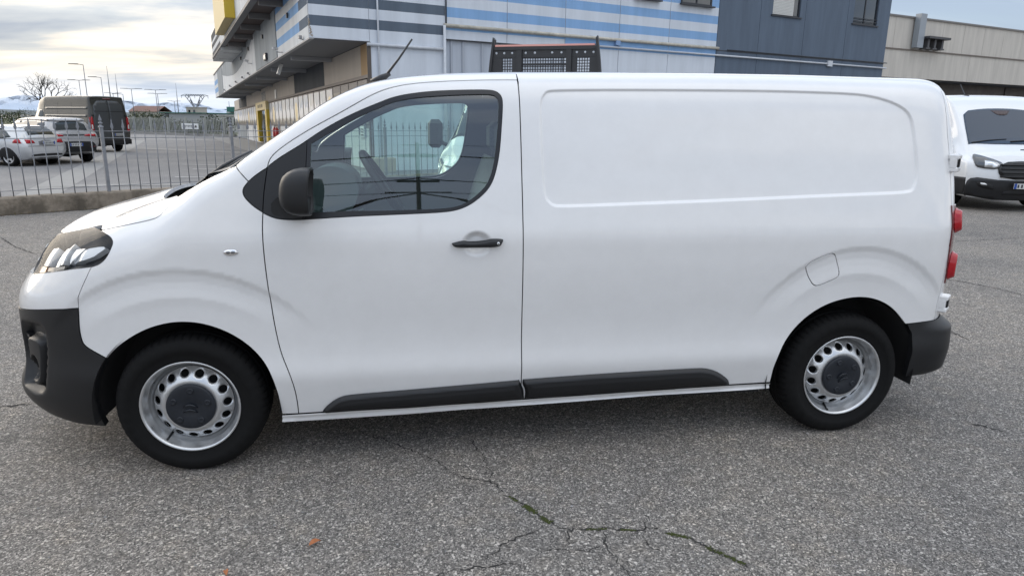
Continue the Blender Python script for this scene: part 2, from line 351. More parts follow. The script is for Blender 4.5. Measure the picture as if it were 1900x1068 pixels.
def fallen_leaf(loc, s, label, rz):
    t = thing('fallen_leaf', label, 'leaf', (*loc, .0), rz)
    v = []; n = 7
    for i in range(n):
        a = i/(n-1); w = .42*math.sin(math.pi*min(1, .12+a*.86))
        z = .006+.010*math.sin(3*a)
        v += [((a-.5)*s, -w*s*.8, z+.006), ((a-.5)*s, 0, z), ((a-.5)*s, w*s*.8, z+.004)]
    f = []
    for i in range(n-1):
        for j in (0, 1): f.append((3*i+j, 3*i+j+1, 3*i+4+j, 3*i+3+j))
    MB().add(v, f, 0, True).build('blade', mat('dry_leaf', (.40, .14, .05), .7, noise=(90, .35)), t)
    MB().tube([(-.5*s, 0, .007), (-.72*s, .05*s, .004)], .0012, 5).build('stalk', mat('leaf_stalk', (.16, .07, .03), .8), t)
fallen_leaf((.619, -.625), .046, 'small orange dry leaf lying alone on the grey asphalt', .5)
fallen_leaf((.321, -.765), .026, 'tiny brown leaf at the bottom edge of the photo', 1.9)

# ------------------------------------------------------------------ building with the striped front
STUC = (.63, .675, .735)
def stucco(name, col, sc=45, st=.35, dirt=.10):
    if name in MATS: return MATS[name]
    m = mat(name, col, .88, bump=(sc, st, .012)); t = m.node_tree; b = t.nodes['Principled BSDF']
    tcn = [n for n in t.nodes if n.type == 'TEX_COORD'][0]
    mp_ = nd(t, 'ShaderNodeMapping'); mp_.inputs['Scale'].default_value = (2.2, 2.2, .25); t.links.new(tcn.outputs['Object'], mp_.inputs[0])
    n = nd(t, 'ShaderNodeTexNoise', _Scale=1.0, _Detail=7, _Roughness=.65); t.links.new(mp_.outputs[0], n.inputs['Vector'])
    r = ramp(t, [(.3, tuple(c*(1-dirt) for c in col)), (.7, tuple(c*(1+dirt) for c in col))]); t.links.new(n.outputs['Fac'], r.inputs[0])
    t.links.new(r.outputs[0], b.inputs['Base Color']); return m
WALLG = stucco('grey_stucco', STUC); DKS = stucco('dark_stripe_paint', (.105, .135, .175), dirt=.14); LBS = stucco('light_blue_paint', (.24, .41, .66), dirt=.12)
DKW = stucco('slate_blue_concrete', (.105, .138, .185), 20, .15, .16); WHS = stucco('white_stucco', (.68, .69, .69)); BEIGE = stucco('beige_render', (.50, .445, .385)); ORNG = stucco('ochre_render', (.46, .31, .17))
CONC = stucco('raw_concrete', (.30, .325, .34), 12, .2, .22); DKC = stucco('dark_render', (.060, .066, .075), 20, .15, .2)
FRAME = mat('dark_frame', (.03, .033, .04), .5); PIPEW = mat('pipe_white', (.55, .58, .62), .5, noise=(6, .1)); PIPEY = mat('pipe_stained', (.50, .47, .40), .6, noise=(5, .3))
BLD = thing('striped_building', 'grey industrial building with pale blue and slate stripes, overhanging upper floor and slate end', 'building', (BC[0], BC[1], 0), math.atan2(FD[1], FD[0]))
LV = (float(LD@FD), float(LD@np.array([-FD[1], FD[0]])))
def L3(u, v, z): return (u+v*LV[0], v*LV[1], z)
def bq(mb, P4, m=0):                          # quad from (u, v, z)
    return mb.add([L3(*p) for p in P4], [tuple(range(len(P4)))], m)
def bbox(mb, u0, u1, v0, v1, z0, z1, m=0, taper=False):
    tz = (lambda z, v: z*(1-.006*max(0, v))) if taper else (lambda z, v: z)
    v = [L3(a, b, tz(c, b)) for a in (u0, u1) for b in (v0, v1) for c in (z0, z1)]
    return mb.add(v, [(0, 1, 3, 2), (4, 6, 7, 5), (0, 4, 5, 1), (2, 3, 7, 6), (0, 2, 6, 4), (1, 5, 7, 3)], m)
TOP = 8.6
def striped_panel(name, u0, u1, z0, z1, bands, base, cols, v=0.0, th=.14, side=None):
    """precast wall panel whose painted stripes run level across it; the face is split at the paint edges"""
    k = MB(); cuts = sorted({z0, z1}|{z for a, b, _ in bands for z in (a, b) if z0 < z < z1})
    for a, b in zip(cuts, cuts[1:]):
        mid = (a+b)/2; mi = 0
        for p, q, c in bands:
            if p <= mid <= q: mi = c
        if side is None: bq(k, [(u0, v, a), (u1, v, a), (u1, v, b), (u0, v, b)], mi)
        else: bq(k, [(v, u0, a*(1-.006*u0)), (v, u1, a*(1-.006*u1)), (v, u1, b*(1-.006*u1)), (v, u0, b*(1-.006*u0))], mi)
    if side is None:
        for a, b, c, d in (((u0, v, z0), (u0, v+th, z0), (u0, v+th, z1), (u0, v, z1)), ((u1, v, z0), (u1, v+th, z0), (u1, v+th, z1), (u1, v, z1)), ((u0, v, z0), (u1, v, z0), (u1, v+th, z0), (u0, v+th, z0)), ((u0, v, z1), (u1, v, z1), (u1, v+th, z1), (u0, v+th, z1))): bq(k, [a, b, c, d])
    else:
        s = v+th
        for a, b, c, d in (((v, u0, z0), (s, u0, z0), (s, u0, z1), (v, u0, z1)), ((v, u1, z0), (s, u1, z0), (s, u1, z1), (v, u1, z1)), ((v, u0, z0), (v, u1, z0), (s, u1, z0), (s, u0, z0)), ((v, u0, z1), (v, u1, z1), (s, u1, z1), (s, u0, z1))):
            bq(k, [(p[0], p[1], p[2]*(1-.006*p[1])) for p in (a, b, c, d)])
    return k.build(name, [base]+cols, BLD)
J = .010
dkb = [(z, z+.29, 1) for z in (4.26, 4.85, 5.44, 6.03, 6.62, 7.21)]
lbb = [(z, z+.30, 1) for z in (4.82, 5.45, 6.06, 6.69, 7.32)]
striped_panel('wall_panel', 0, 1.80-J, 3.92, TOP, dkb, WALLG, [DKS])
striped_panel('wall_panel', 1.80, 4.30-J, 0, TOP, [(a, b, c) for a, b, c in dkb], WALLG, [DKS], th=.16)
ed = [4.31, 6.54, 8.85, 11.20, 13.56, 16.03]
for a, b in zip(ed, ed[1:]):
    lo = [(4.20 if a > 8 else 4.43, 4.50, 1)]
    z0 = 4.16 if b < 9 else 0
    striped_panel('wall_panel', a+J, b-J, z0, TOP, lbb+lo, WALLG, [LBS])
ed = [16.04, 18.35, 21.05, 23.80, 26.80]
WN = {1: (19.03, 20.70, 6.06, 7.6), 3: (24.20, 25.90, 6.10, 7.7)}
for i, (a, b) in enumerate(zip(ed, ed[1:])):
    if i in WN:
        w0_, w1_, za, zb = WN[i]
        for (x0, x1, y0, y1) in ((a+J, w0_, 0, TOP), (w1_, b-J, 0, TOP), (w0_, w1_, 0, za), (w0_, w1_, zb, TOP)): 
            kk = MB(); bbox(kk, x0, x1, 0, .16, y0, y1); kk.build('wall_panel', DKW, BLD)
    else:
        kk = MB(); bbox(kk, a+J, b-J, 0, .16, 0, TOP); kk.build('wall_panel', DKW, BLD)
kk = MB(); bbox(kk, 16.04, 26.80, -.004, .0, 4.46, 4.50); kk.build('groove', FRAME, BLD)
core = MB(); bbox(core, 1.95, 26.7, .165, 26, 0, TOP-.05); bbox(core, 1.82, 1.93, .17, .6, 0, 2.9); core.build('core_wall', DKC, BLD)
# recessed loading door under the pipe
kk = MB(); bbox(kk, 4.34, 8.83, .10, .14, 0, 4.14); kk.build('door_leaf', stucco('grey_door', (.46, .50, .56), 200, .05), BLD)
for u in (4.50, 4.92, 5.62, 6.3, 7.0, 7.7, 8.4):
    kk = MB(); bbox(kk, u, u+.07, .06, .10, 0, 4.12); kk.build('door_rib', mat('door_rib', (.38, .41, .46), .6), BLD)
kk = MB(); bbox(kk, 4.32, 8.83, .001, .10, 4.13, 4.158); kk.build('door_head', FRAME, BLD)
# windows above
def window(u0, u1, z0, z1, label=None):
    k = MB()
    for a, b, c, d in ((u0, u0+.06, z0, z1), (u1-.06, u1, z0, z1), (u0+.06, u1-.06, z0, z0+.06), (u0+.06, u1-.06, z1-.06, z1), ((u0+u1)/2-.03, (u0+u1)/2+.03, z0+.06, z1-.06)): bbox(k, a, b, .06, .11, c, d)
    f = k.build('window', FRAME, BLD)
    g = MB(); bbox(g, u0+.06, u1-.06, .085, .095, z0+.06, z1-.06); g.build('pane', mat('window_pane', (.02, .03, .04), .06, spec=.8, coat=.5), f)
    s = MB(); bbox(s, u0-.08, u1+.08, -.06, .06, z0-.05, z0); s.build('sill', FRAME, f)
    return f
w1 = window(19.03, 20.70, 6.06, 7.6); s = MB()
for i in range(26): bbox(s, 19.07, 20.30, .03, .058, 6.10+i*.058, 6.10+i*.058+.050)
s.build('shutter_slat', mat('shutter', (.60, .60, .57), .6), w1)['kind'] = 'stuff'
w2 = window(24.20, 25.90, 6.10, 7.7)
for z in (6.22, 6.34):
    s = MB(); s.tube([L3(24.2, -.03, z), L3(25.9, -.03, z)], .016, 6); s.build('rail', FRAME, w2)
for u0, u1 in ((11.86, 12.94), (14.03, 15.60)):
    f = window(u0, u1, 6.06, 7.4); f.location = (0, 0, 0)
    for ch in (f,): ch.location = Vector((0, -.10, 0))
# pipes on the front
def pipe(pts, r, m, name='pipe'): return MB().tube([L3(*p) for p in pts], r, 8).build(name, m, BLD)
pipe([(4.22, -.07, 4.56), (16.1, -.07, 4.55)], .055, PIPEY); pipe([(10.3, -.06, 4.29), (26.95, -.06, 4.29)], .035, PIPEW)
pipe([(1.70, -.06, 3.83), (4.20, -.06, 3.83)], .05, PIPEW); pipe([(4.24, -.08, 4.56), (4.24, -.08, 0)], .05, PIPEW); pipe([(2.06, -.05, 8.4), (2.06, -.05, 0)], .028, PIPEW)
pipe([(4.33, -.02, 8.4), (4.33, -.02, 4.62)], .018, FRAME); pipe([(16.6, -.05, 4.52), (26.98, -.05, 4.52)], .02, FRAME)
kk = MB(); bbox(kk, 22.75, 23.05, -.10, -.01, 4.18, 4.42); kk.build('junction_box', PIPEW, BLD)
kk = MB(); bbox(kk, 11.0, 11.2, -.12, -.01, 4.36, 4.52); kk.build('junction_box', mat('blue_box', (.22, .34, .55), .6), BLD)
# broken corner of the overhang: spalled render
kk = MB(); r_ = random.Random(2)
for i in range(40):
    z = 3.96+i*.012; kk.box(L3(.0+r_.uniform(-.012, .09*(1-i/40)), -.004, z), (.035*r_.uniform(.3, 1.2), .008, .022*r_.uniform(.5, 1.3)), M=Matrix.Rotation(r_.uniform(-.8, .8), 3, 'Y'), m=i % 2)
kk.build('spalled_corner', [mat('spall_brown', (.30, .22, .15), .9), mat('spall_pale', (.42, .38, .32), .9)], BLD)
# side face of the overhanging floor
sb = [(z, z+.29, 1) for z in (4.27, 4.86, 5.45, 6.04, 6.63)]
striped_panel('side_panel', .02, 1.52, 3.93, TOP, sb, WHS, [DKS], v=0, side=1)
striped_panel('side_panel', 1.53, 6.02, 3.93, TOP, sb, WHS, [LBS], v=0, side=1)
striped_panel('side_panel', 6.05, 12.08, 3.93, 6.0, [], CONC, [], v=-.03, side=1)
striped_panel('side_panel', 12.11, 29.5, 3.93, 6.0, [], WHS, [], v=0, side=1)
striped_panel('side_panel', 29.55, 33.4, 3.93, 6.0, [], CONC, [], v=-.02, side=1)
striped_panel('side_panel', 33.42, 36.6, 3.93, 6.0, [(4.3, 4.7, 1), (5.0, 5.4, 1)], WHS, [LBS], v=0, side=1)
sw_ = MB(); pts = [(12.11, 5.97)]+[(12.11+q, 5.97) for q in (8, 16.5)]+[(29.4, 5.55), (29.4, 5.25), (26, 4.86), (22.5, 4.62), (20.5, 4.60), (18.3, 4.72), (15.8, 5.0), (13.8, 5.38), (12.6, 5.66), (12.11, 5.80)]
sw_.add([L3(-.006, v, z*(1-.006*v)) for v, z in pts], [tuple(range(len(pts)))]); sw_.build('painted_swoosh', CONC, BLD)
edge = MB(); bbox(edge, -.05, .2, 6.1, 36.7, 6.0, 6.07, taper=True); edge.build('parapet_cap', FRAME, BLD)
edge = MB(); bbox(edge, -.012, .12, .0, 36.6, 3.885, 3.925, taper=True); edge.build('overhang_lip', mat('lip_pale', (.34, .34, .345), .6), BLD)
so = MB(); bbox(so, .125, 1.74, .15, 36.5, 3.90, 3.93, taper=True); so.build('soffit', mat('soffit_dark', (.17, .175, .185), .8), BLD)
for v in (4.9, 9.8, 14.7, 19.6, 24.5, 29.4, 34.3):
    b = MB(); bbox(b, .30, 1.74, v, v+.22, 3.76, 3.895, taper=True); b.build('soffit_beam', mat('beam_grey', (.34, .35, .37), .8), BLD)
lw = MB()
bm_ = MB(); bbox(bm_, 1.95, 2.0, .6, 36.5, 3.0, 6.0, taper=True); bbox(bm_, .15, 1.95, 36.3, 36.6, 3.9, 6.0, taper=True); bm_.build('core_wall', DKC, BLD)
# ground-floor side wall: render bays, posters, doors
for a, b, m_ in ((.02, .95, ORNG), (.95, 6.4, BEIGE), (6.4, 13.0, DKC), (13.0, 32.7, BEIGE), (32.7, 37.8, DKC), (37.8, 41.5, BEIGE)):
    k = MB(); bbox(k, 1.75, 1.94, a, b-.01, 2.95, 3.89, taper=True); k.build('wall_bay', m_, BLD)
k = MB(); bbox(k, 1.80, 1.94, .02, 41.5, 0, 2.94, taper=True); k.build('lower_wall', BEIGE, BLD)
k = MB(); bbox(k, 1.70, 1.80, .02, 41.5, 2.86, 2.96, taper=True); k.build('cornice', mat('cornice', (.30, .26, .23), .8), BLD)
k = MB(); bbox(k, 1.72, 1.80, .02, 41.5, 1.36, 1.42, taper=True); k.build('ledge', mat('ledge', (.18, .18, .19), .7), BLD)
k = MB(); bbox(k, 1.70, 1.82, -.02, .02, 0, 3.9); k.build('corner_post', mat('corner_brown', (.10, .085, .075), .7), BLD)
def poster_mat(name, hue, shape):
    m = bpy.data.materials.new(name); m.use_nodes = True; t = m.node_tree; b = t.nodes['Principled BSDF']; b.inputs['Roughness'].default_value = .35
    tcn = nd(t, 'ShaderNodeTexCoord'); sx = nd(t, 'ShaderNodeSeparateXYZ'); t.links.new(tcn.outputs['Generated'], sx.inputs[0])
    n = nd(t, 'ShaderNodeTexNoise', _Scale=3.2 if shape else 2.0, _Detail=6); t.links.new(tcn.outputs['Generated'], n.inputs['Vector'])
    zz_ = mth(t, 'ADD', sx.outputs[2], mth(t, 'MULTIPLY_ADD', n.outputs['Fac'], .9, -.45))
    r = ramp(t, [(.0, (.10, .09, .07)), (.18, (.24, .22, .17)), (.30, (.80, .80, .80)), (.52, (.82, .83, .86)), (.60, hue), (1.0, (.36, .41, .48))]); t.links.new(zz_, r.inputs[0])
    col = r.outputs[0]
    if shape:
        d = nd(t, 'ShaderNodeVectorMath', operation='SUBTRACT'); t.links.new(tcn.outputs['Generated'], d.inputs[0]); d.inputs[1].default_value = (0, .5, .42)
        s_ = nd(t, 'ShaderNodeVectorMath', operation='MULTIPLY'); t.links.new(d.outputs[0], s_.inputs[0]); s_.inputs[1].default_value = (0, 2.6, 2.4)
        l = nd(t, 'ShaderNodeVectorMath', operation='LENGTH'); t.links.new(s_.outputs[0], l.inputs[0])
        q = ramp(t, [(.86, 1), (.94, 0)]); t.links.new(l.outputs['Value'], q.inputs[0]); col = mixc(t, col, (.80, .62, .28), q.outputs[0])
    t.links.new(col, b.inputs['Base Color']); return m
PM = [poster_mat('poster_peaks', (.36, .42, .50), 0), poster_mat('poster_oval', (.40, .40, .42), 1), poster_mat('poster_sky', (.30, .40, .55), 0), poster_mat('poster_pale', (.50, .50, .48), 0)]
PFR = mat('poster_frame', (.26, .24, .23), .6)
v = .25; i = 0
while v < 41.0:
    if 21.2 < v < 26.4: v = 26.5; continue
    f = MB(); bbox(f, 1.735, 1.80, v, v+1.10, 1.46, 2.83, taper=True); fo = f.build('display_panel', PFR, BLD)
    q = MB(); z1 = 2.78 if v > 4.5 else 2.60
    bbox(q, 1.728, 1.733, v+.06, v+1.04, 1.50, z1, taper=True); q.build('poster', mat('poster_blank', (.44, .40, .35), .7) if v < 4.2 else PM[(i*7+i//3) % 4], fo)
    v += 1.19; i += 1
for a, b, m_ in ((.3, 4.9, WHS), (5.1, 9.6, WHS), (9.8, 14.0, WHS), (14.2, 17.8, WHS), (20.2, 21.3, WHS), (26.4, 29.6, WHS), (30.0, 33.9, WHS), (34.3, 38.7, CONC), (39.0, 41.0, WHS)):
    k = MB(); bbox(k, 1.745, 1.80, a, b, .05, 1.34, taper=True); k.build('lower_panel', m_, BLD)
# yellow entrance
YEL = mat('yellow_paint', (.62, .43, .035), .5); YEP = mat('yellow_pale', (.70, .56, .28), .6)
k = MB(); bbox(k, 1.55, 1.80, 21.5, 22.1, .15, 2.4, taper=True); bbox(k, 1.55, 1.80, 25.4, 26.1, .15, 2.4, taper=True); ef = k.build('entrance_frame', YEL, BLD)
k = MB(); bbox(k, 1.54, 1.80, 21.5, 26.1, 2.4, 2.96, taper=True); k.build('entrance_fascia', YEP, ef)
for a in (22.2, 23.9):
    k = MB(); bbox(k, 1.70, 1.74, a, a+1.5, .15, 2.4, taper=True); k.build('door_leaf', mat('door_glass', (.03, .032, .035), .1, coat=.6), ef)
k = MB()
for a in (22.9, 23.7, 24.5): bbox(k, 1.53, 1.538, a, a+.5, 2.58, 2.80, taper=True)
k.build('fascia_lettering', mat('lettering_brown', (.22, .19, .13), .7), ef)
for a in (18.4, 19.25):
    k = MB(); k.lathe([(0.0, -.25), (.09, -.24), (.10, -.1), (.10, .2), (.05, .27), (.02, .33), (.0, .33)], 12, 'z', c=L3(1.62, a, .80))
    k.build('extinguisher', mat('red_paint', (.45, .02, .02), .4), BLD)
k = MB(); bbox(k, 1.735, 1.752, 22.8, 24.4, 3.1, 3.65, taper=True); vo = k.build('vent', mat('vent_grey', (.25, .25, .25), .6), BLD)
for i in range(5):
    k = MB(); bbox(k, 1.72, 1.735, 22.9, 24.3, 3.15+i*.1, 3.19+i*.1, taper=True); k.build('vent_slat', mat('vent_slat', (.13, .13, .13), .6), vo)
k = MB(); bbox(k, 1.70, 1.75, 18.4, 18.9, 2.98, 3.5, taper=True); k.build('wall_lamp', mat('lamp_white', (.65, .65, .63), .5), BLD)
# floodlights, cameras and brackets along the overhang
for v_, z_ in ((.9, 3.99), (14.6, 4.0), (17.2, 4.0), (20.5, 4.0), (24.0, 4.0), (28, 4.0)):
    k = MB(); bbox(k, -.14, -.05, v_, v_+.16, z_, z_+.09, taper=True); k.tube([L3(-.1, v_+.1, z_*(1-.006*v_)-.0), L3(.02, v_+.1, z_*(1-.006*v_)-.03)], .015, 5); k.build('floodlight', mat('flood_grey', (.32, .32, .33), .5), BLD)
for v_, z_ in ((4.9, 4.12), (13.6, 4.55)):
    k = MB(); c = L3(-.25, v_, z_*(1-.006*v_)); k.box(c, (.22, .08, .08), rz=.5); k.tube([c, (c[0]+.1, c[1], c[2]-.12), L3(.0, v_, z_*(1-.006*v_)-.12)], .02, 5); k.build('security_camera', mat('cam_white', (.6, .6, .6), .4), BLD)
k = MB(); c = L3(.35, 8.0, 3.50); k.box((c[0], c[1], c[2]), (.12, .18, .42), M=Matrix.Rotation(.35, 3, 'Y')); k.tube([(c[0], c[1], c[2]+.2), (c[0], c[1], c[2]+.42)], .012, 5); k.build('hanging_lamp', mat('lamp_white', (.6, .6, .6), .5), BLD)
for v_, z_ in ((8.6, 4.2), (3.2, 5.0), (9.2, 5.1), (14.2, 5.2), (17.5, 5.1)):
    k = MB(); c = L3(-.06, v_, z_*(1-.006*v_)); k.box(c, (.06, .10, .16)); k.build('bracket', FRAME, BLD)
k = MB(); bbox(k, -.12, -.03, 8.3, 8.95, 4.08, 4.34, taper=True); kf = k.build('sign_lamp', FRAME, BLD); k = MB(); bbox(k, -.126, -.12, 8.38, 8.87, 4.13, 4.29, taper=True); k.build('lamp_glass', mat('lamp_glass', (.6, .62, .62), .2), kf)
# upper box with the yellow sign
def ub(name, u0, u1, v0, v1, z0, z1, m_):
    k = MB(); bbox(k, u0, u1, v0, v1, z0, z1, taper=True); return k.build(name, m_, BLD)
ub('upper_box', -1.0, 1.9, 1.6, 17.1, 5.72, TOP+1, WHS)
striped_panel('upper_side_panel', 17.12, 22.6, 5.45, 7.05, [(5.45, 5.95, 1), (6.2, 6.45, 1), (6.62, 7.02, 1)], WHS, [DKC], v=-1.0, th=2.8, side=1)
ub('yellow_sign', -1.38, -1.02, 9.7, 14.8, 5.86, TOP+1.2, YEP)
ub('sign_edge', -1.40, -1.005, 9.45, 9.70, 5.82, TOP+1.2, YEL)
ub('upper_lip', -1.03, -.80, 1.6, 22.6, 5.60, 5.71, mat('lip_grey', (.16, .16, .165), .6))
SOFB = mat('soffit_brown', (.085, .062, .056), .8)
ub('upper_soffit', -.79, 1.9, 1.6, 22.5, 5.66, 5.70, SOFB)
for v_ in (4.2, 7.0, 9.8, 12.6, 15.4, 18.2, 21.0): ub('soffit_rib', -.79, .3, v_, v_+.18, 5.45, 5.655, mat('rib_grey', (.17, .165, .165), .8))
k = MB(); bbox(k, .22, .3, 6.1, 36, 5.2, 5.98, taper=True); k.build('back_wall', FRAME, BLD)
# arrow signs on the side wall near the corner
SIGN = thing('direction_sign', 'pair of small white arrow boards on the pale wall by the building corner', 'sign', (*uv(1.66, .9), 0), math.atan2(FD[1], FD[0]))
WB = mat('board_white', (.72, .74, .74), .5)
for z_ in (1.22, 1.62):
    k = MB(); k.box((.02, 0, z_), (.03, .62, .36)); bo = k.build('board', WB, SIGN)
    k = MB(); k.box((-.003, .16, z_), (.012, .04, .24)); k.box((-.003, .16, z_+.09), (.012, .11, .03)); k.box((-.003, .16, z_+.06), (.012, .075, .03))
    for r_ in (-.10, -.01, .08): k.box((-.003, -.12, z_+r_), (.012, .26, .035))
    k.build('arrow', FRAME, bo)
# low concrete stub in front of the wall
k = MB(); k.box((*uv(1.85, -.8), .24), (.75, .35, .48), rz=math.atan2(FD[1], FD[0]), bev=.03)
prop(k.build('concrete_block', stucco('pale_concrete', (.38, .34, .28), 25, .3, .2)), 'low beige concrete block standing against the grey wall behind the fence', 'block')

# ------------------------------------------------------------------ concrete building on the right
K = 1.5
rb0 = np.array([CAM[0]+(24.29-CAM[0])*K, CAM[1]+(28.57-CAM[1])*K])
RBD = thing('concrete_building', 'long beige precast concrete building with a dark recess below, behind the white vans', 'building', (rb0[0], rb0[1], 0), math.atan2(math.cos(R(72)), math.sin(R(72))))
def rz_(z): return CAM[2]+(z-CAM[2])*K
PC = stucco('precast_beige', (.56, .525, .47), 18, .12, .12)
def rbox(name, x0, x1, y0, y1, z0, z1, m_): k = MB(); k.box(((x0+x1)/2, (y0+y1)/2, (z0+z1)/2), (x1-x0, y1-y0, z1-z0)); return k.build(name, m_, RBD)
z_lo, z_le, z_to = rz_(3.98), rz_(5.29), rz_(6.80)
x = -8.0
for j in (.75, 3.7, 6.5, 9.2, 11.9, 14.6, 17.3, 20, 24, 28): rbox('wall_panel', x+.012, j-.012, 0, .2, z_le+.10, z_to, PC); x = j
x = -8.0
for j in (-1.2, 10.4, 22, 30): rbox('beam_panel', x+.012, j-.012, -.05, .2, z_lo, z_le, PC); x = j
rbox('ledge', -8, 30, -.12, .2, z_le+.0, z_le+.09, mat('ledge_brown', (.17, .145, .125), .8)); rbox('coping', -8, 30, -.10, .3, z_to, z_to+.12, mat('coping', (.20, .19, .18), .7))
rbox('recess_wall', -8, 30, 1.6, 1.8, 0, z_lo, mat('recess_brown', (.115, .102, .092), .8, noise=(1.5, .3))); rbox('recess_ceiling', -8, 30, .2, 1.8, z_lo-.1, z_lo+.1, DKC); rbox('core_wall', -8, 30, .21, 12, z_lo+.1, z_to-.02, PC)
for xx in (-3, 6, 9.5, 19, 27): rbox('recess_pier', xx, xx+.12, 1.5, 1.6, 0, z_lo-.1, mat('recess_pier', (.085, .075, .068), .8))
DUCT = mat('duct_grey', (.30, .33, .36), .5, metal=.3)
rbox('air_duct', 2.75, 3.45, -.55, -.11, z_le+.2, z_to+.30, DUCT)
k = MB(); k.box((4.9, -.5, z_le+.95), (2.6, .75, .16)); rbk = k.build('canopy', mat('canopy_dark', (.06, .06, .065), .6), RBD)
for xx in (3.9, 4.7, 5.6): rbox('bracket', xx, xx+.22, -.6, -.11, z_le+.25, z_le+.86, mat('bracket_dark', (.08, .08, .085), .6)); rbox('bracket_foot', xx-.15, xx+.35, -.62, -.11, z_le+.15, z_le+.25, MATS['bracket_dark'])
# ------------------------------------------------------------------ beyond the car park
def hor(u0, v0, x): return 0
# hills and snowy range on the horizon
def range_mesh(name, dist, h0, h1, seed, m, a0, a1, n=520, rows=9):
    r_ = random.Random(seed); ph = [(r_.uniform(0, 6.28), r_.uniform(.6, 1.4)) for _ in range(9)]
    k = MB(); v = []
    for i in range(n+1):
        a = a0+(a1-a0)*i/n; t = a*18
        e = sum(math.sin(t*2**(j*.62)*w+p)*.62**j for j, (p, w) in enumerate(ph)); e2 = abs(math.sin(t*1.7+1)+.5*math.sin(t*4.1))*.4
        top = h0+(h1-h0)*max(0, min(1, .5+.24*e+.15*e2))
        for q in range(rows):
            f_ = q/(rows-1); d = dist*(1+.10*f_+.012*math.sin(t*9+q*2.1)*f_)
            v.append((CAM[0]+d*math.sin(a), CAM[1]+d*math.cos(a), top*f_*(1+.12*math.sin(t*23+q*3)*(f_ < .99))))
    f = [(i*rows+q, (i+1)*rows+q, (i+1)*rows+q+1, i*rows+q+1) for i in range(n) for q in range(rows-1)]
    k.add(v, f, 0, True); return prop(k.build(name, m), kind='structure')
def hazy_snow_mat():
    m = bpy.data.materials.new('hazy_snowy_rock'); m.use_nodes = True; t = m.node_tree; b = t.nodes['Principled BSDF']
    tcn = nd(t, 'ShaderNodeTexCoord'); mp_ = nd(t, 'ShaderNodeMapping'); mp_.inputs['Scale'].default_value = (.004, .004, .008); t.links.new(tcn.outputs['Object'], mp_.inputs[0])
    n = nd(t, 'ShaderNodeTexNoise', _Scale=1.0, _Detail=8, _Roughness=.7); t.links.new(mp_.outputs[0], n.inputs['Vector'])
    sx = nd(t, 'ShaderNodeSeparateXYZ'); t.links.new(tcn.outputs['Object'], sx.inputs[0])
    z = mth(t, 'ADD', mth(t, 'DIVIDE', sx.outputs[2], 420.0), mth(t, 'MULTIPLY_ADD', n.outputs['Fac'], 1.2, -.6))
    r = ramp(t, [(.15, (.45, .52, .61)), (.42, (.48, .545, .635)), (.62, (.56, .61, .68)), (.9, (.61, .65, .71))]); t.links.new(z, r.inputs[0])  # snow over rock; the pale blue of distance haze is put into the colour
    t.links.new(r.outputs[0], b.inputs['Base Color']); b.inputs['Roughness'].default_value = 1; b.inputs['Specular IOR Level'].default_value = 0
    return m
range_mesh('mountains', 16000, 180, 420, 4, hazy_snow_mat(), R(-55), R(40))
range_mesh('hills', 3800, 10, 30, 9, mat('far_woods', (.10, .12, .13), 1, noise=(.01, .3)), R(-60), R(60), rows=3)
# street lamps, masts
LP = mat('lamp_post_grey', (.20, .21, .23), .5, metal=.3); LPH = mat('lamp_head_grey', (.10, .105, .11), .5)
def lamp(x, y, h, arm, label, grp='street lamps beyond the car park', dbl=False, yaw=0):
    t = thing('street_lamp', label, 'street lamp', (x, y, 0), yaw, grp)
    w_ = max(.075, math.hypot(x, y)*.00045)
    MB().tube([(0, 0, 0), (0, 0, h*.5), (0, 0, h)], [w_*1.25, w_, w_*.8], 8).build('post', LP, t)
    for sd in ((-1, 1) if dbl else (-1,)):
        k = MB(); k.tube([(0, 0, h-.05), (sd*arm*.4, 0, h+.06)], w_*.7, 6); k.build('arm', LP, t)
        k = MB(); k.prism([(sd*arm*.35, h-.01), (sd*arm*.35, h+.10+w_*.5), (sd*arm*.95, h+.09+w_*.5), (sd*arm, h+.03)], -.2, .2); k.build('lamp_head', LPH, t)
    return t
for a in ((-53.0, 127.3, 10, 2.3, 'tallest looking street lamp, single arm, rising straight behind the dark grey van'), (-58.8, 148.5, 9, 2.4, 'single arm street lamp just right of the tallest one, over the dark van roof'),
          (-97.0, 261.7, 9, 3.6, 'short single arm lamp right of the dark van, beside its rear corner'), (-141.4, 269.5, 9, 4.5, 'street lamp arm reaching in at the left edge near the bare tree')): lamp(*a)
for a in ((-78.3, 184.9, 10, 2.6, 'double headed street lamp left of the tallest lamp'), (-109.4, 285.7, 10, 3.2, 'small double headed lamp just above the rear of the dark van'), (-85.0, 236.5, 10, 3.3, 'double headed street lamp standing alone right of the dark van'),
          (-79.7, 242.2, 10, 3.4, 'taller lamp of the close pair in front of the red roofed house'), (-92.3, 282.3, 10, 3.6, 'lower lamp of the close pair in front of the red roofed house'), (-142.9, 465.9, 11, 4, 'tiny double headed lamp beside the thin mast near the pylon')): lamp(*a, dbl=True)
def mast(x, y, h, label):
    k = MB(); k.tube([(0, 0, 0), (0, 0, h*.6), (0, 0, h)], [.28, .18, .06], 8); t = thing('flag_mast', label, 'mast', (x, y, 0), 0, 'thin bare masts on the skyline'); k.build('pole', LP, t)
    MB().lathe([(.0, 0), (.45, 0), (.45, .4), (.3, .5), (0, .5)], 10, 'z').build('base', LPH, t)
mast(-111.0, 287.1, 20, 'thin bare mast left of the shorter one, above the dark van'); mast(-127.8, 338.9, 20, 'thin bare mast behind the rear edge of the dark van'); mast(-126.3, 417.5, 20, 'thin bare mast standing alone left of the lattice pylon')
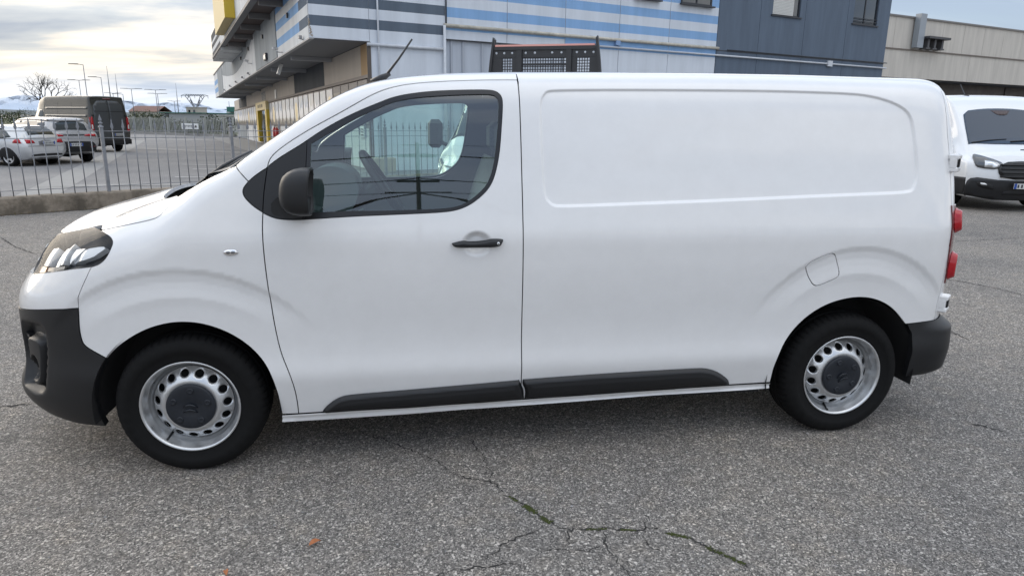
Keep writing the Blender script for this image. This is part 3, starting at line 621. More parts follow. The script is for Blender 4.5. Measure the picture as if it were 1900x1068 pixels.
# lattice pylon
PY = thing('lattice_pylon', 'wide topped lattice power pylon on the horizon', 'pylon', (-391.1, 1396.8, 0), R(8))
PYM = mat('pylon_grey', (.17, .19, .22), .6)
def lattice(name, segs, r=.42):
    k = MB()
    for a, b in segs: k.tube([a, b], r, 4, cap=False)
    return k.build(name, PYM, PY)
base = []; 
for s_ in (-1, 1):
    for d in (-1, 1):
        base += [((s_*9, d*7, 0), (s_*4, d*3.2, 14)), ((s_*4, d*3.2, 14), (s_*3, d*2.4, 19))]
        base += [((s_*9, d*7, 0), (-s_*4, d*3.2, 14)), ((s_*4, d*3.2, 14), (-s_*3, d*2.4, 19))]
lattice('tower_base', base)
arms = []
for d in (-1.6, 1.6):
    for s_ in (-1, 1):
        arms += [((s_*3, d, 19), (s_*17, d, 40)), ((s_*1.0, d, 19), (s_*10, d, 40)), ((s_*3, d, 19), (s_*7, d, 31)), ((s_*7, d, 25), (s_*7.5, d, 33)), ((s_*10, d, 29.5), (s_*7.2, d, 34)), ((s_*13, d, 34), (s_*10, d, 40))]
lattice('tower_fork', arms)
cross = []
for d in (-1.2, 1.2):
    cross += [((-24, 0, 40), (24, 0, 40)), ((-17, d, 42.5), (17, d, 42.5)), ((-24, 0, 40), (-17, d, 42.5)), ((24, 0, 40), (17, d, 42.5))]
    for i in range(-16, 16, 4): cross.append(((i, d, 40), (i+2, d, 42.5))); cross.append(((i+2, d, 42.5), (i+4, d, 40)))
for x in (-23, -11.5, 0, 11.5, 23): cross.append(((x, 0, 40), (x, 0, 35.5)))
lattice('cross_arm', cross, .38)
P2 = thing('distant_tower', 'thin distant lattice tower at the edge of the striped building', 'tower', (-339.3, 1434.0, 0)); k = MB()
k.tube([(0, 0, 0), (0, 0, 32)], [1.0, .4], 5); k.tube([(-5, 0, 13), (5, 0, 13)], .5, 4); k.tube([(-3, 0, 20), (3, 0, 20)], .4, 4); k.build('mast', PYM, P2)
# bare tree
def bare_tree(x, y, h, seed, label):
    t = thing('bare_tree', label, 'tree', (x, y, 0)); r_ = random.Random(seed); tk = MB(); cr = MB()
    def grow(p, d, L, r, lev):
        q = p; pts = [p]; rr = [r]; n = 3
        for i in range(n):
            d = (d+Vector((r_.gauss(0, .16), r_.gauss(0, .16), r_.gauss(.03, .08)))).normalized(); q = q+d*L/n; pts.append(q); rr.append(r*(1-.35*(i+1)/n))
        (tk if lev < 2 else cr).tube(pts, rr, 5 if lev < 2 else 3, cap=False)
        if lev >= 6 or r < .012: return
        for _ in range(3 if lev < 4 else 2):
            a = r_.uniform(0, 6.28); u = d.orthogonal().normalized(); w_ = d.cross(u); sp = r_.uniform(.45, .95)
            nd_ = (d+(u*math.cos(a)+w_*math.sin(a))*sp).normalized(); grow(pts[r_.choice((2, 3, 3))], nd_, L*r_.uniform(.62, .82), r*.60, lev+1)
    grow(Vector((0, 0, 0)), Vector((0, 0, 1)), h*.30, h*.030, 0)
    TM = mat('bark', (.045, .04, .036), .9); tk.build('trunk', TM, t); cr.build('crown', TM, t)
bare_tree(-72.6, 157.5, 12.5, 12, 'bare winter tree with a round open crown behind the dark grey van')
# far palisade, hedge, buildings
PA, PB = np.array((-40.0, 79.5)), np.array((-13.0, 57.2)); pd = (PB-PA)/np.linalg.norm(PB-PA); pl = float(np.linalg.norm(PB-PA))
PFE = thing('palisade_fence', 'pale grey palisade fence along the far side of the car park', 'fence', (*PA, LOTZ), math.atan2(pd[1], pd[0]))
k = MB(); k.box((pl/2, 0, .10), (pl, .3, .20)); k.build('plinth', PALE, PFE)
k = MB()
for i in range(int(pl/.16)): k.box((i*.20, 0, .85), (.06, .03, 1.25))
k.build('pale', mat('palisade', (.30, .31, .29), .7, noise=(3, .2)), PFE)['kind'] = 'stuff'
pm = MB().box((0, 0, .85), (.14, .14, 1.4)).build('post', MATS['palisade'], PFE)
for i in range(1, 14):
    q = pm.copy(); COL.objects.link(q); q.location = (i*2.6, 0, 0)
def hedge(a, b, h, w_, name, label, seed, cols, dens=220):
    a, b = np.array(a), np.array(b); L = float(np.linalg.norm(b-a)); t = thing(name, label, 'hedge', (*((a+b)/2), 0), math.atan2(*(b-a)[::-1])); r_ = random.Random(seed); k = MB()
    for _ in range(int(L*dens)):
        x = r_.uniform(-L/2, L/2); hh = h*(.75+.25*math.sin(x*.5+seed)+.12*math.sin(x*1.7)); z = hh*math.sqrt(r_.random()); y = r_.gauss(0, w_*.3); s = r_.uniform(.10, .26)
        a1 = Vector((r_.gauss(0, 1), r_.gauss(0, 1), r_.gauss(0, 1))).normalized(); b1 = a1.orthogonal().normalized()
        p = Vector((x, y, z)); k.add([p, p+a1*s, p+a1*s*.6+b1*s*.6], [(0, 1, 2)], r_.choice(range(len(cols))))
    k.build('foliage', cols, t)
HG = [mat('leaf_dark', (.025, .04, .018), .9), mat('leaf_mid', (.05, .075, .03), .9), mat('leaf_olive', (.075, .08, .035), .9)]
hedge((-42, 83), (-14, 60.5), 1.35, 1.2, 'hedge', 'dark leafy scrub growing through the far palisade fence', 5, HG, 260)
hedge((-52, 96), (-18, 72), 2.0, 1.6, 'hedge', 'dark green hedge running behind the far palisade fence', 3, HG, 130)
hedge((-160, 250), (-60, 230), 3.6, 4, 'hedge', 'distant line of scrub under the street lamps', 6, HG, 60)
def house(loc, rz, w_, d, h, roof, wallm, roofm, label, name='house', flat=False, windows=()):
    t = thing(name, label, 'building', loc, rz); k = MB(); k.box((0, 0, h/2), (w_, d, h)); k.build('wall', wallm, t)
    k = MB()
    if flat: k.box((0, 0, h+roof/2), (w_+.3, d+.3, roof))
    else: k.prism([(-d/2-.4, h-.05), (0, h+roof), (d/2+.4, h-.05), (0, h+roof-.25)], -w_/2-.4, w_/2+.4, 'x')
    k.build('roof', roofm, t)
    for x, z, ww, hh in windows:
        f = MB().box((x, -d/2-.02, z), (ww, .05, hh)).build('window', FRAME, t); MB().box((x, -d/2-.05, z), (ww*.8, .02, hh*.85)).build('pane', MATS['window_pane'], f)
    return t
TERR = mat('terracotta_roof', (.19, .105, .085), .8, noise=(.6, .2)); CREAM = mat('cream_wall', (.42, .40, .36), .9); GRN = mat('green_sheet', (.035, .14, .115), .5)
house((-110, 325, 0), R(-20), 14, 9, 3.6, 2.4, CREAM, TERR, 'long low house with a dull red roof on the horizon', windows=((-4, 2, 1.4, 1.3), (0, 2, 1.4, 1.3), (4, 2, 1.4, 1.3)))
house((-92.0, 330, 0), R(-20), 5.5, 7, 5.4, .5, CREAM, mat('flat_roof', (.32, .31, .29), .8), 'small square cream house just right of the red roofed one', flat=True, windows=((-1.2, 4, 1, 1.2), (1.2, 4, 1, 1.2)))
wt = mat('warehouse_white', (.60, .60, .57), .8, noise=(.8, .1))
house((-23.3, 88, 0), R(-22), 5.6, 9, 2.0, .10, mat('shed_grey', (.35, .36, .37), .8), GRN, 'grey shed with a green trim behind the far fence', name='shed', flat=True, windows=((-2.0, 1.5, .5, .9),))
house((-13.2, 76, 0), R(-22), 10, 6, 1.75, .12, wt, mat('pale_roof', (.5, .5, .48), .7), 'low white warehouse at the end of the striped building', name='warehouse', flat=True, windows=((-3.4, 1.2, .55, .8), (-2.5, 1.2, .55, .8), (.5, 1.0, 1.2, 1.0)))
gb = thing('green_roofed_hall', 'green sheet metal hall roof showing above the white warehouse', 'building', (-13.0, 92, 0), R(-22)); MB().box((0, 0, 1.2), (17, 6, 2.4)).build('wall', wt, gb)
for x, w_ in ((-5.7, 4.6), (-.9, 2.2), (4.6, 7.2)): MB().box((x, -.3, 2.62), (w_, 6.6, .62)).build('roof', GRN, gb)
bd = thing('notice_board', 'long white notice board on the far palisade fence', 'sign', (-17.3, 60.4, LOTZ), math.atan2(pd[1], pd[0])); MB().box((0, -.1, .80), (2.3, .05, .48)).build('panel', WB, bd)
k = MB(); 
for i, (x, w_) in enumerate(((-.65, .6), (-.1, .35), (.25, .2))): k.box((x, -.135, .86), (w_, .02, .05)); k.box((x-.05, -.135, .74), (w_*.8, .02, .04))
k.build('lettering', FRAME, bd); MB().lathe([(0, 0), (.11, 0), (.11, .02), (0, .02)], 16, 'y', c=(.85, -.15, .80)).build('emblem', FRAME, bd)
for x in (-.9, .9): MB().box((x, -.05, .5), (.06, .06, 1.0)).build('post', LP, bd)
house((-62, 88, 0), R(-12), 22, 8, 2.6, .5, mat('barn_brown', (.16, .135, .12), .9, noise=(.5, .2)), mat('barn_roof', (.13, .115, .11), .9), 'long brown barn at the left edge behind the parked cars', name='barn', flat=True)
tr = thing('traffic_sign', 'round sign on a pole at the left edge above the silver hatchback', 'sign', (-27.2, 41.3, LOTZ)); MB().tube([(0, 0, 0), (0, 0, 2.1)], .05, 8).build('pole', LP, tr); MB().lathe([(0, 0), (.32, 0), (.32, .03), (0, .03)], 20, 'y', c=(0, -.05, 1.95)).build('disc', FRAME, tr)
# wooded ground behind the far fence
sheet('verge', [(-160, 120), (-60, 95), (-14, 60), (-4, 80), (-60, 330), (-190, 330)], LOTZ+.03, mat('verge_green', (.075, .085, .04), .95, noise=(.3, .4)))

# utility pole and overhead wires across the street behind the camera: seen as reflections in the van's side window
UP = thing('utility_pole', 'dark utility pole with struts and crossarms, seen only mirrored in the van side window', 'pole', (1.6, -30, 0))
DKM = mat('pole_dark', (.035, .032, .03), .8)
MB().tube([(0, 0, 0), (0, 0, 17.4)], [.17, .10], 10).build('post', DKM, UP)
for z, L in ((12.8, 3.4), (13.8, 2.2), (15.3, 2.0), (17.1, 1.6)): MB().box((0, 0, z), (L, .10, .12)).build('crossarm', DKM, UP)
for sg in (-1, 1): MB().tube([(sg*.05, 0, 12.7), (sg*5.2, .4, 10.6)], .075, 6).build('strut', DKM, UP)
WIR = mat('wire_black', (.02, .02, .02), .6)
for i, (z, y, dz) in enumerate(((17.2, -30.0, .9), (15.4, -29.9, 1.1), (12.9, -30.2, 1.3), (13.9, -29.8, 1.2))):
    t = thing('overhead_wire', ('highest', 'second highest', 'lowest', 'third highest')[i]+' black overhead wire, mirrored faintly in the van side', 'wire', (1.6, y, 0), 0, 'overhead wires behind the camera')
    MB().tube([(x, 0, z+x*.012-dz*(1-(x/42)**2)*.0-1.2*(1-abs(2*((x+42) % 42)/42-1)**2)*.8) for x in np.linspace(-42, 42, 41)], .032, 5).build('cable', WIR, t)
# ------------------------------------------------------------------ spear fence on its low wall
FW = thing('low_wall', 'stained low concrete wall carrying the grey spear fence', 'wall', (FA[0], FA[1], 0), math.atan2(FDIR[1], FDIR[0]))
k = MB(); r_ = random.Random(8); n = 60; v = []; f = []
for i in range(n+1):
    s = -7+20.0*i/n; a = r_.uniform(-.008, .008)
    v += [(s, -.11+a, 0), (s, -.105+a, .255), (s, -.085, .285+a*.5), (s, .14, .285+a*.5), (s, .14, 0)]
for i in range(n):
    for j in range(4): f.append((5*i+j, 5*i+j+1, 5*i+j+6, 5*i+j+5))
k.add(v, f, 0, False)
def wall_mat():
    m = stucco('stained_wall', (.205, .18, .148), 22, .5, .3); t = m.node_tree; b = t.nodes['Principled BSDF']
    tcn = [q for q in t.nodes if q.type == 'TEX_COORD'][0]
    n2 = nd(t, 'ShaderNodeTexNoise', _Scale=3.0, _Detail=8, _Roughness=.7); t.links.new(tcn.outputs['Object'], n2.inputs['Vector'])
    r2 = ramp(t, [(.42, (1.15, 1.1, 1.05)), (.60, (.55, .52, .48))]); t.links.new(n2.outputs['Fac'], r2.inputs[0])
    src = b.inputs['Base Color'].links[0].from_socket
    t.links.new(mixc(t, src, r2.outputs[0], 1.0, 'MULTIPLY'), b.inputs['Base Color']); return m
k.build('wall_body', wall_mat(), FW)
FE = thing('spear_fence', 'grey steel fence of thin bars with spearheads, on a low wall behind the van', 'fence', (FA[0], FA[1], .285), math.atan2(FDIR[1], FDIR[0]))
bar = MB(); bar.tube([(0, 0, 0), (0, 0, 1.10)], .0085, 6)
v = []
for w_, t_, z in ((.010, .010, 1.09), (.016, .010, 1.105), (.026, .012, 1.135), (.019, .010, 1.175), (.007, .006, 1.225), (.012, .008, 1.235), (.001, .001, 1.285)): v += [(-w_, 0, z), (0, -t_, z), (w_, 0, z), (0, t_, z)]
bar.add(v, [(4*i+j, 4*i+(j+1) % 4, 4*i+4+(j+1) % 4, 4*i+4+j) for i in range(6) for j in range(4)])
b0 = bar.build('bar', GALV, FE)
pst = MB(); pst.box((0, 0, .56), (.055, .055, 1.14)); pst.lathe([(.045, 1.13), (.045, 1.15), (.02, 1.16), (.02, 1.18), (.036, 1.20), (.036, 1.215), (.012, 1.225)], 12, 'z')
pst.add([(-.03, 0, 1.255), (0, -.012, 1.255), (.03, 0, 1.255), (0, .012, 1.255), (0, 0, 1.36), (0, 0, 1.22)], [(0, 1, 4), (1, 2, 4), (2, 3, 4), (3, 0, 4), (1, 0, 5), (2, 1, 5), (3, 2, 5), (0, 3, 5)])
p0 = pst.build('post', GALV, FE)
PS = [-5.345, -3.03, -.715, 1.6, 3.915, 5.8, 7.62, 9.6, 11.9]; first = True
for i, s in enumerate(PS):
    o = p0 if i == 0 else p0.copy()
    if i: COL.objects.link(o)
    o.location = (s, 0, 0)
    if i < len(PS)-1:
        gap = PS[i+1]-s; nb = round(gap/.178)
        for j in range(1, nb):
            q = b0 if first else b0.copy()
            if not first: COL.objects.link(q)
            first = False; q.location = (s+gap*j/nb, 0, 0)
            q.rotation_euler = (random.Random(i*20+j).gauss(0, .004), random.Random(i*20+j+7).gauss(0, .006), 0)
        for z in (.095, .945, 1.065):
            r_ = MB(); r_.box((s+gap/2, 0, z), (gap-.055, .022, .012)); r_.build('rail', GALV, FE)
# weeds along the foot of the wall
wk = MB(); r_ = random.Random(3)
for _ in range(900):
    s = r_.uniform(-4, 9); d = -.12-abs(r_.gauss(0, .05)); x, y = fs(s, d); h = r_.uniform(.01, .05)*(1.6 if math.sin(s*3.1)+math.sin(s*7.3) > .9 else .7); a = r_.uniform(0, 6.28)
    wk.add([(x, y, 0), (x+.012*math.cos(a), y+.012*math.sin(a), 0), (x+.03*math.cos(a+1)*h*20, y+.03*math.sin(a+1)*h*20, h)], [(0, 1, 2)], r_.choice((0, 1, 1)))
prop(wk.build('weeds', [mat('weed_green', (.07, .085, .025), .9), mat('weed_dry', (.16, .12, .065), .9)]), kind='stuff')
dk_ = MB()
for i in range(200):
    s = -6+15*i/200; x, y = fs(s, -.13); x2, y2 = fs(s+15/200, -.13); w_ = .05+.05*abs(math.sin(s*2.3)+.6*math.sin(s*5.9)); x3, y3 = fs(s, -.13-w_); x4, y4 = fs(s+15/200, -.13-w_*.9)
    dk_.add([(x, y, .004), (x2, y2, .004), (x4, y4, .0035), (x3, y3, .0035)], [(0, 1, 2, 3)])
prop(dk_.build('leaf_litter', mat('litter_dark', (.055, .045, .035), .95, noise=(40, .6))), kind='stuff')
# ---- van body surface (metres, van frame: x rearward from front axle, y from near flank, z up)
def gtab(pts, sg=0.03, lo=None, hi=None):
    a = np.array(pts, float); st = 0.004
    g = np.arange(a[0, 0] - 4*sg, a[-1, 0] + 4*sg, st)
    v = np.interp(g, a[:, 0], a[:, 1])
    n = int(4*sg/st); kx = np.arange(-n, n+1)*st
    k = np.exp(-.5*(kx/sg)**2); k /= k.sum()
    v = np.convolve(np.pad(v, n, mode='edge'), k, mode='valid')
    return lambda x: np.interp(x, g, v)
YS = gtab([(.10,.09),(.20,.07),(.30,.043),(.38,.024),(.44,.0105),(.472,.0085),(.50,.0115),(.55,.0175),(.60,.0195),(.66,.0185),(.72,.0145),(.80,.008),(.88,.003),
           (.95,.0005),(1.06,.001),(1.12,.006),(1.20,.024),(1.30,.047),(1.5,.096),(1.7,.150),(1.8,.178),(1.9,.205),(2.1,.26)], .016)
LF = gtab([(.15,.88),(.21,.97),(.27,1.045),(.33,1.075),(.385,1.06),(.43,1.02),(.50,1.015),(.62,1.02),(.80,1.01),(.88,.955),(.94,.905),(1.0,.885),(1.08,.85),(1.2,.82),(1.4,.8)], .03)
LR = gtab([(.2,.52),(.35,.53),(.6,.53),(1.0,.515),(1.3,.515),(1.6,.50),(1.75,.485),(1.9,.46)], .05)
TE = gtab([(-1.2,.40),(-1.0,.70),(-.9,.80),(-.8,.935),(-.7,1.003),(-.6,1.045),(-.5,1.078),(-.4,1.105),(-.3,1.133),(-.2,1.163),(-.1,1.19),(0,1.222),(.06,1.272),
           (.14,1.348),(.26,1.428),(.39,1.513),(.57,1.637),(.66,1.697),(.754,1.744),(.843,1.777),(.93,1.797),(1.03,1.813),(1.2,1.831),
           (1.5,1.843),(1.9,1.852),(2.5,1.862),(3.0,1.865),(3.5,1.862),(3.75,1.862),(4.2,1.85)], .035)
def smax(a, b, k):
    h = np.maximum(0, 1-np.abs(a-b)/k)
    return np.maximum(a, b)+h*h*h*k/6
def sstep(a, b, x):
    t = np.clip((x-a)/(b-a), 0, 1); return t*t*t*(t*(6*t-15)+10)
def seg_sdf(px, pz, poly):
    # signed distance to a closed polygon in the x-z plane, negative inside
    P = np.asarray(poly); d = np.full(px.shape, 1e9); s = np.ones(px.shape)
    for i in range(len(P)):
        a = P[i]; b = P[(i+1) % len(P)]; e = b-a
        wx = px-a[0]; wz = pz-a[1]
        t = np.clip((wx*e[0]+wz*e[1])/max(e@e, 1e-12), 0, 1)
        d = np.minimum(d, (wx-e[0]*t)**2+(wz-e[1]*t)**2)
        c1 = pz >= a[1]; c2 = pz < b[1]; c3 = e[0]*wz > e[1]*wx
        s = np.where((c1 & c2 & c3) | (~c1 & ~c2 & ~c3), -s, s)
    return np.sqrt(d)*s
ARC = gtab([(.60, .012), (.74, .0085), (.80, .0045), (.86, .0105), (.91, .0135), (.96, .0105), (1.0, 0), (1.2, 0)], .004)
def arch_bulge(x, z, cx, cz, r0, rx, rz):
    # eyebrow round a wheel arch: a step inward below the outer crease, flaring out again to the lip
    r = np.sqrt(((x-cx)/rx)**2+((z-cz)/rz)**2)
    return sstep(.62, .90, z)*ARC(r)
def ysx(x, z):
    y = YS(z)
    return y
X0, X1, XR = .10, 3.44, 3.2
def F(x, y, z):
    q = np.abs(y-.96)
    H = .96-ysx(x, z)
    u = np.maximum(0, (X0-x)/LF(z)); u2 = np.maximum(0, (x-X1)/LR(z)); v = q/H
    a = np.where(x < 1.5, (u**3+v**3)**(1/3.), (u2**4.5+v**4.5)**(1/4.5))
    d1 = .96*(a-1)
    r = (q/.78)**2
    ws = sstep(-.15, .25, x)*sstep(1.0, .55, x)      # windscreen zone
    hd = sstep(.05, -.15, x)
    bow = (.06+.02*hd)*(1-r)*(1-sstep(.6, 1.3, x))
    crown = (.03-.012*ws+.05*hd)*(1-r)
    ridge = .055*np.exp(-((q-.76)/.17)**2)*sstep(-.60, .04, x)*sstep(.24, .04, x)
    T = TE(x+bow)+crown-.007+ridge
    k = .13-.03*ws+.12*sstep(.8, 1.3, x)+.06*hd
    f = smax(d1, (z-T)*np.where(x < .9, .85, 1.), k)
    return smax(f, (.14-z), .04)
def hit(o, d, t0, t1, n=160, last=False):
    # first (or last) crossing of F=0 along rays o+t*d; nan if none
    o = np.asarray(o, float); d = np.asarray(d, float)
    ts = np.linspace(t0, t1, n); best = np.full(len(o), np.nan)
    prev = F(*(o+d*ts[0]).T); lo = np.full(len(o), np.nan); hi = lo.copy(); fm = prev.copy(); tm = np.full(len(o), t0)
    for t in ts[1:]:
        p = o+d*t; f = F(p[:, 0], p[:, 1], p[:, 2])
        c = (prev > 0) & (f <= 0) & np.isnan(lo) if not last else (prev <= 0) & (f > 0)
        lo[c] = t-(ts[1]-ts[0]); hi[c] = t
        m = f < fm; fm[m] = f[m]; tm[m] = t
        prev = f
    ok = ~np.isnan(lo)
    s = 1 if not last else -1
    for _ in range(26):
        mid = (lo+hi)/2; p = o+d*np.nan_to_num(mid)[:, None]
        f = F(p[:, 0], p[:, 1], p[:, 2])*s
        lo = np.where(f > 0, mid, lo); hi = np.where(f > 0, hi, mid)
    return (lo+hi)/2, fm, tm
def flank(s, z):
    # near-flank chart: s = x behind the front axle, minus the fan angle in front of it
    s = np.asarray(s, float); z = np.asarray(z, float); a = np.maximum(0, -s)-np.maximum(0, s-XR)
    o = np.stack([np.clip(s, 0, XR), np.full(s.shape, .96), z], 1)
    d = np.stack([-np.sin(a), -np.cos(a), 0*a], 1)
    t, _, _ = hit(o, d, .2, 1.45, 70, True)
    return o+d*t[:, None]
def railside(x, w):
    # cant-rail chart: rays at 45 degrees up and out from the centre plane
    x = np.asarray(x, float); w = np.asarray(w, float); c = .7071068
    o = np.stack([x, .96+c*w, 1.0+c*w], 1); d = np.tile([0, -c, c], (len(x), 1))
    t, _, _ = hit(o, d, .2, 1.6, 70, True)
    return o+d*t[:, None]
def topside(x, y):
    x = np.asarray(x, float); y = np.asarray(y, float)
    o = np.stack([x, y, np.full(x.shape, 2.3)], 1); d = np.tile([0, 0, -1.], (len(x), 1))
    t, _, _ = hit(o, d, 0, 2.0, 200)
    return o+d*t[:, None]
def normal(p, e=1e-3):
    x, y, z = p.T
    g = np.stack([F(x+e, y, z)-F(x-e, y, z), F(x, y+e, z)-F(x, y-e, z), F(x, y, z+e)-F(x, y, z-e)], 1)
    return g/np.linalg.norm(g, axis=1)[:, None]
# ------------------------------------------------------------------ outline and meshing tools
def densify(poly, h):
    out = []
    for a, b in zip(poly, np.roll(poly, -1, 0)):
        n = max(1, int(np.ceil(np.hypot(*(b-a))/h)))
        out += [a+(b-a)*i/n for i in range(n)]
    return np.array(out)
def smooth_poly(p, it=2, keep=35):
    """Chaikin-style rounding of a closed outline that keeps corners sharper than KEEP degrees"""
    p = np.array(p, float)
    for _ in range(it):
        a, b = np.roll(p, 1, 0), np.roll(p, -1, 0); o = []
        for i in range(len(p)):
            u, v = p[i]-a[i], b[i]-p[i]
            c = np.degrees(np.arccos(np.clip(u@v/max(np.linalg.norm(u)*np.linalg.norm(v), 1e-9), -1, 1)))
            if c > keep: o.append(p[i])
            else: o += [p[i]-u*.25, p[i]+v*.25]
        p = np.array(o)
    return p
def area(p): return .5*np.sum(p[:, 0]*np.roll(p[:, 1], -1)-np.roll(p[:, 0], -1)*p[:, 1])
def inset_poly(p, d):
    if area(p) < 0: p = p[::-1]
    a, b = np.roll(p, 1, 0), np.roll(p, -1, 0)
    def nrm(e): return np.stack([-e[:, 1], e[:, 0]], 1)/np.maximum(np.linalg.norm(e, axis=1), 1e-9)[:, None]
    n1, n2 = nrm(p-a), nrm(b-p); m = n1+n2; k = np.maximum((m*n1).sum(1), .5)
    return p+m*(d/k)[:, None]
def triangulate(poly, holes, h, extra=()):
    hx, hy = h
    loops = [poly]+list(holes); pts = []; ed = []
    for L in loops:
        b = len(pts); n = len(L); pts += [tuple(q) for q in L]; ed += [(b+i, b+(i+1) % n) for i in range(n)]
    nb = len(pts)
    lo, hi = poly.min(0), poly.max(0)
    gx, gy = np.meshgrid(np.arange(lo[0]+hx/2, hi[0], hx), np.arange(lo[1]+hy/2, hi[1], hy))
    gx[1::2] += hx/2*.98
    gx, gy = gx.ravel(), gy.ravel(); d = seg_sdf(gx, gy, poly)
    for H in holes: d = np.maximum(d, -seg_sdf(gx, gy, H))
    k = d < -.45*min(hx, hy)
    gx, gy = gx[k], gy[k]
    if len(extra):
        ex = np.concatenate(extra); d = seg_sdf(ex[:, 0], ex[:, 1], poly); ex = ex[d < -.003]
        cell = set(map(tuple, np.floor(ex/(hx*.5)).astype(int)))
        kk = [(int(math.floor(a/(hx*.5))), int(math.floor(b/(hx*.5)))) not in cell for a, b in zip(gx, gy)]
        gx, gy = gx[kk], gy[kk]; pts += list(map(tuple, ex))
    pts += list(zip(gx, gy))
    v, e, f, ov, oe, of = geometry.delaunay_2d_cdt([Vector(p) for p in pts], ed, [], 0, 1e-7)
    v = np.array([tuple(q) for q in v]); f = np.array([t for t in f if len(t) == 3])
    c = v[f].mean(1); d = seg_sdf(c[:, 0], c[:, 1], poly)
    for H in holes: d = np.maximum(d, -seg_sdf(c[:, 0], c[:, 1], H))
    f = f[d < 0]
    tri = v[f]; ar = (tri[:, 1, 0]-tri[:, 0, 0])*(tri[:, 2, 1]-tri[:, 0, 1])-(tri[:, 2, 0]-tri[:, 0, 0])*(tri[:, 1, 1]-tri[:, 0, 1])
    f = f[np.abs(ar) > 1e-10]
    return v, f
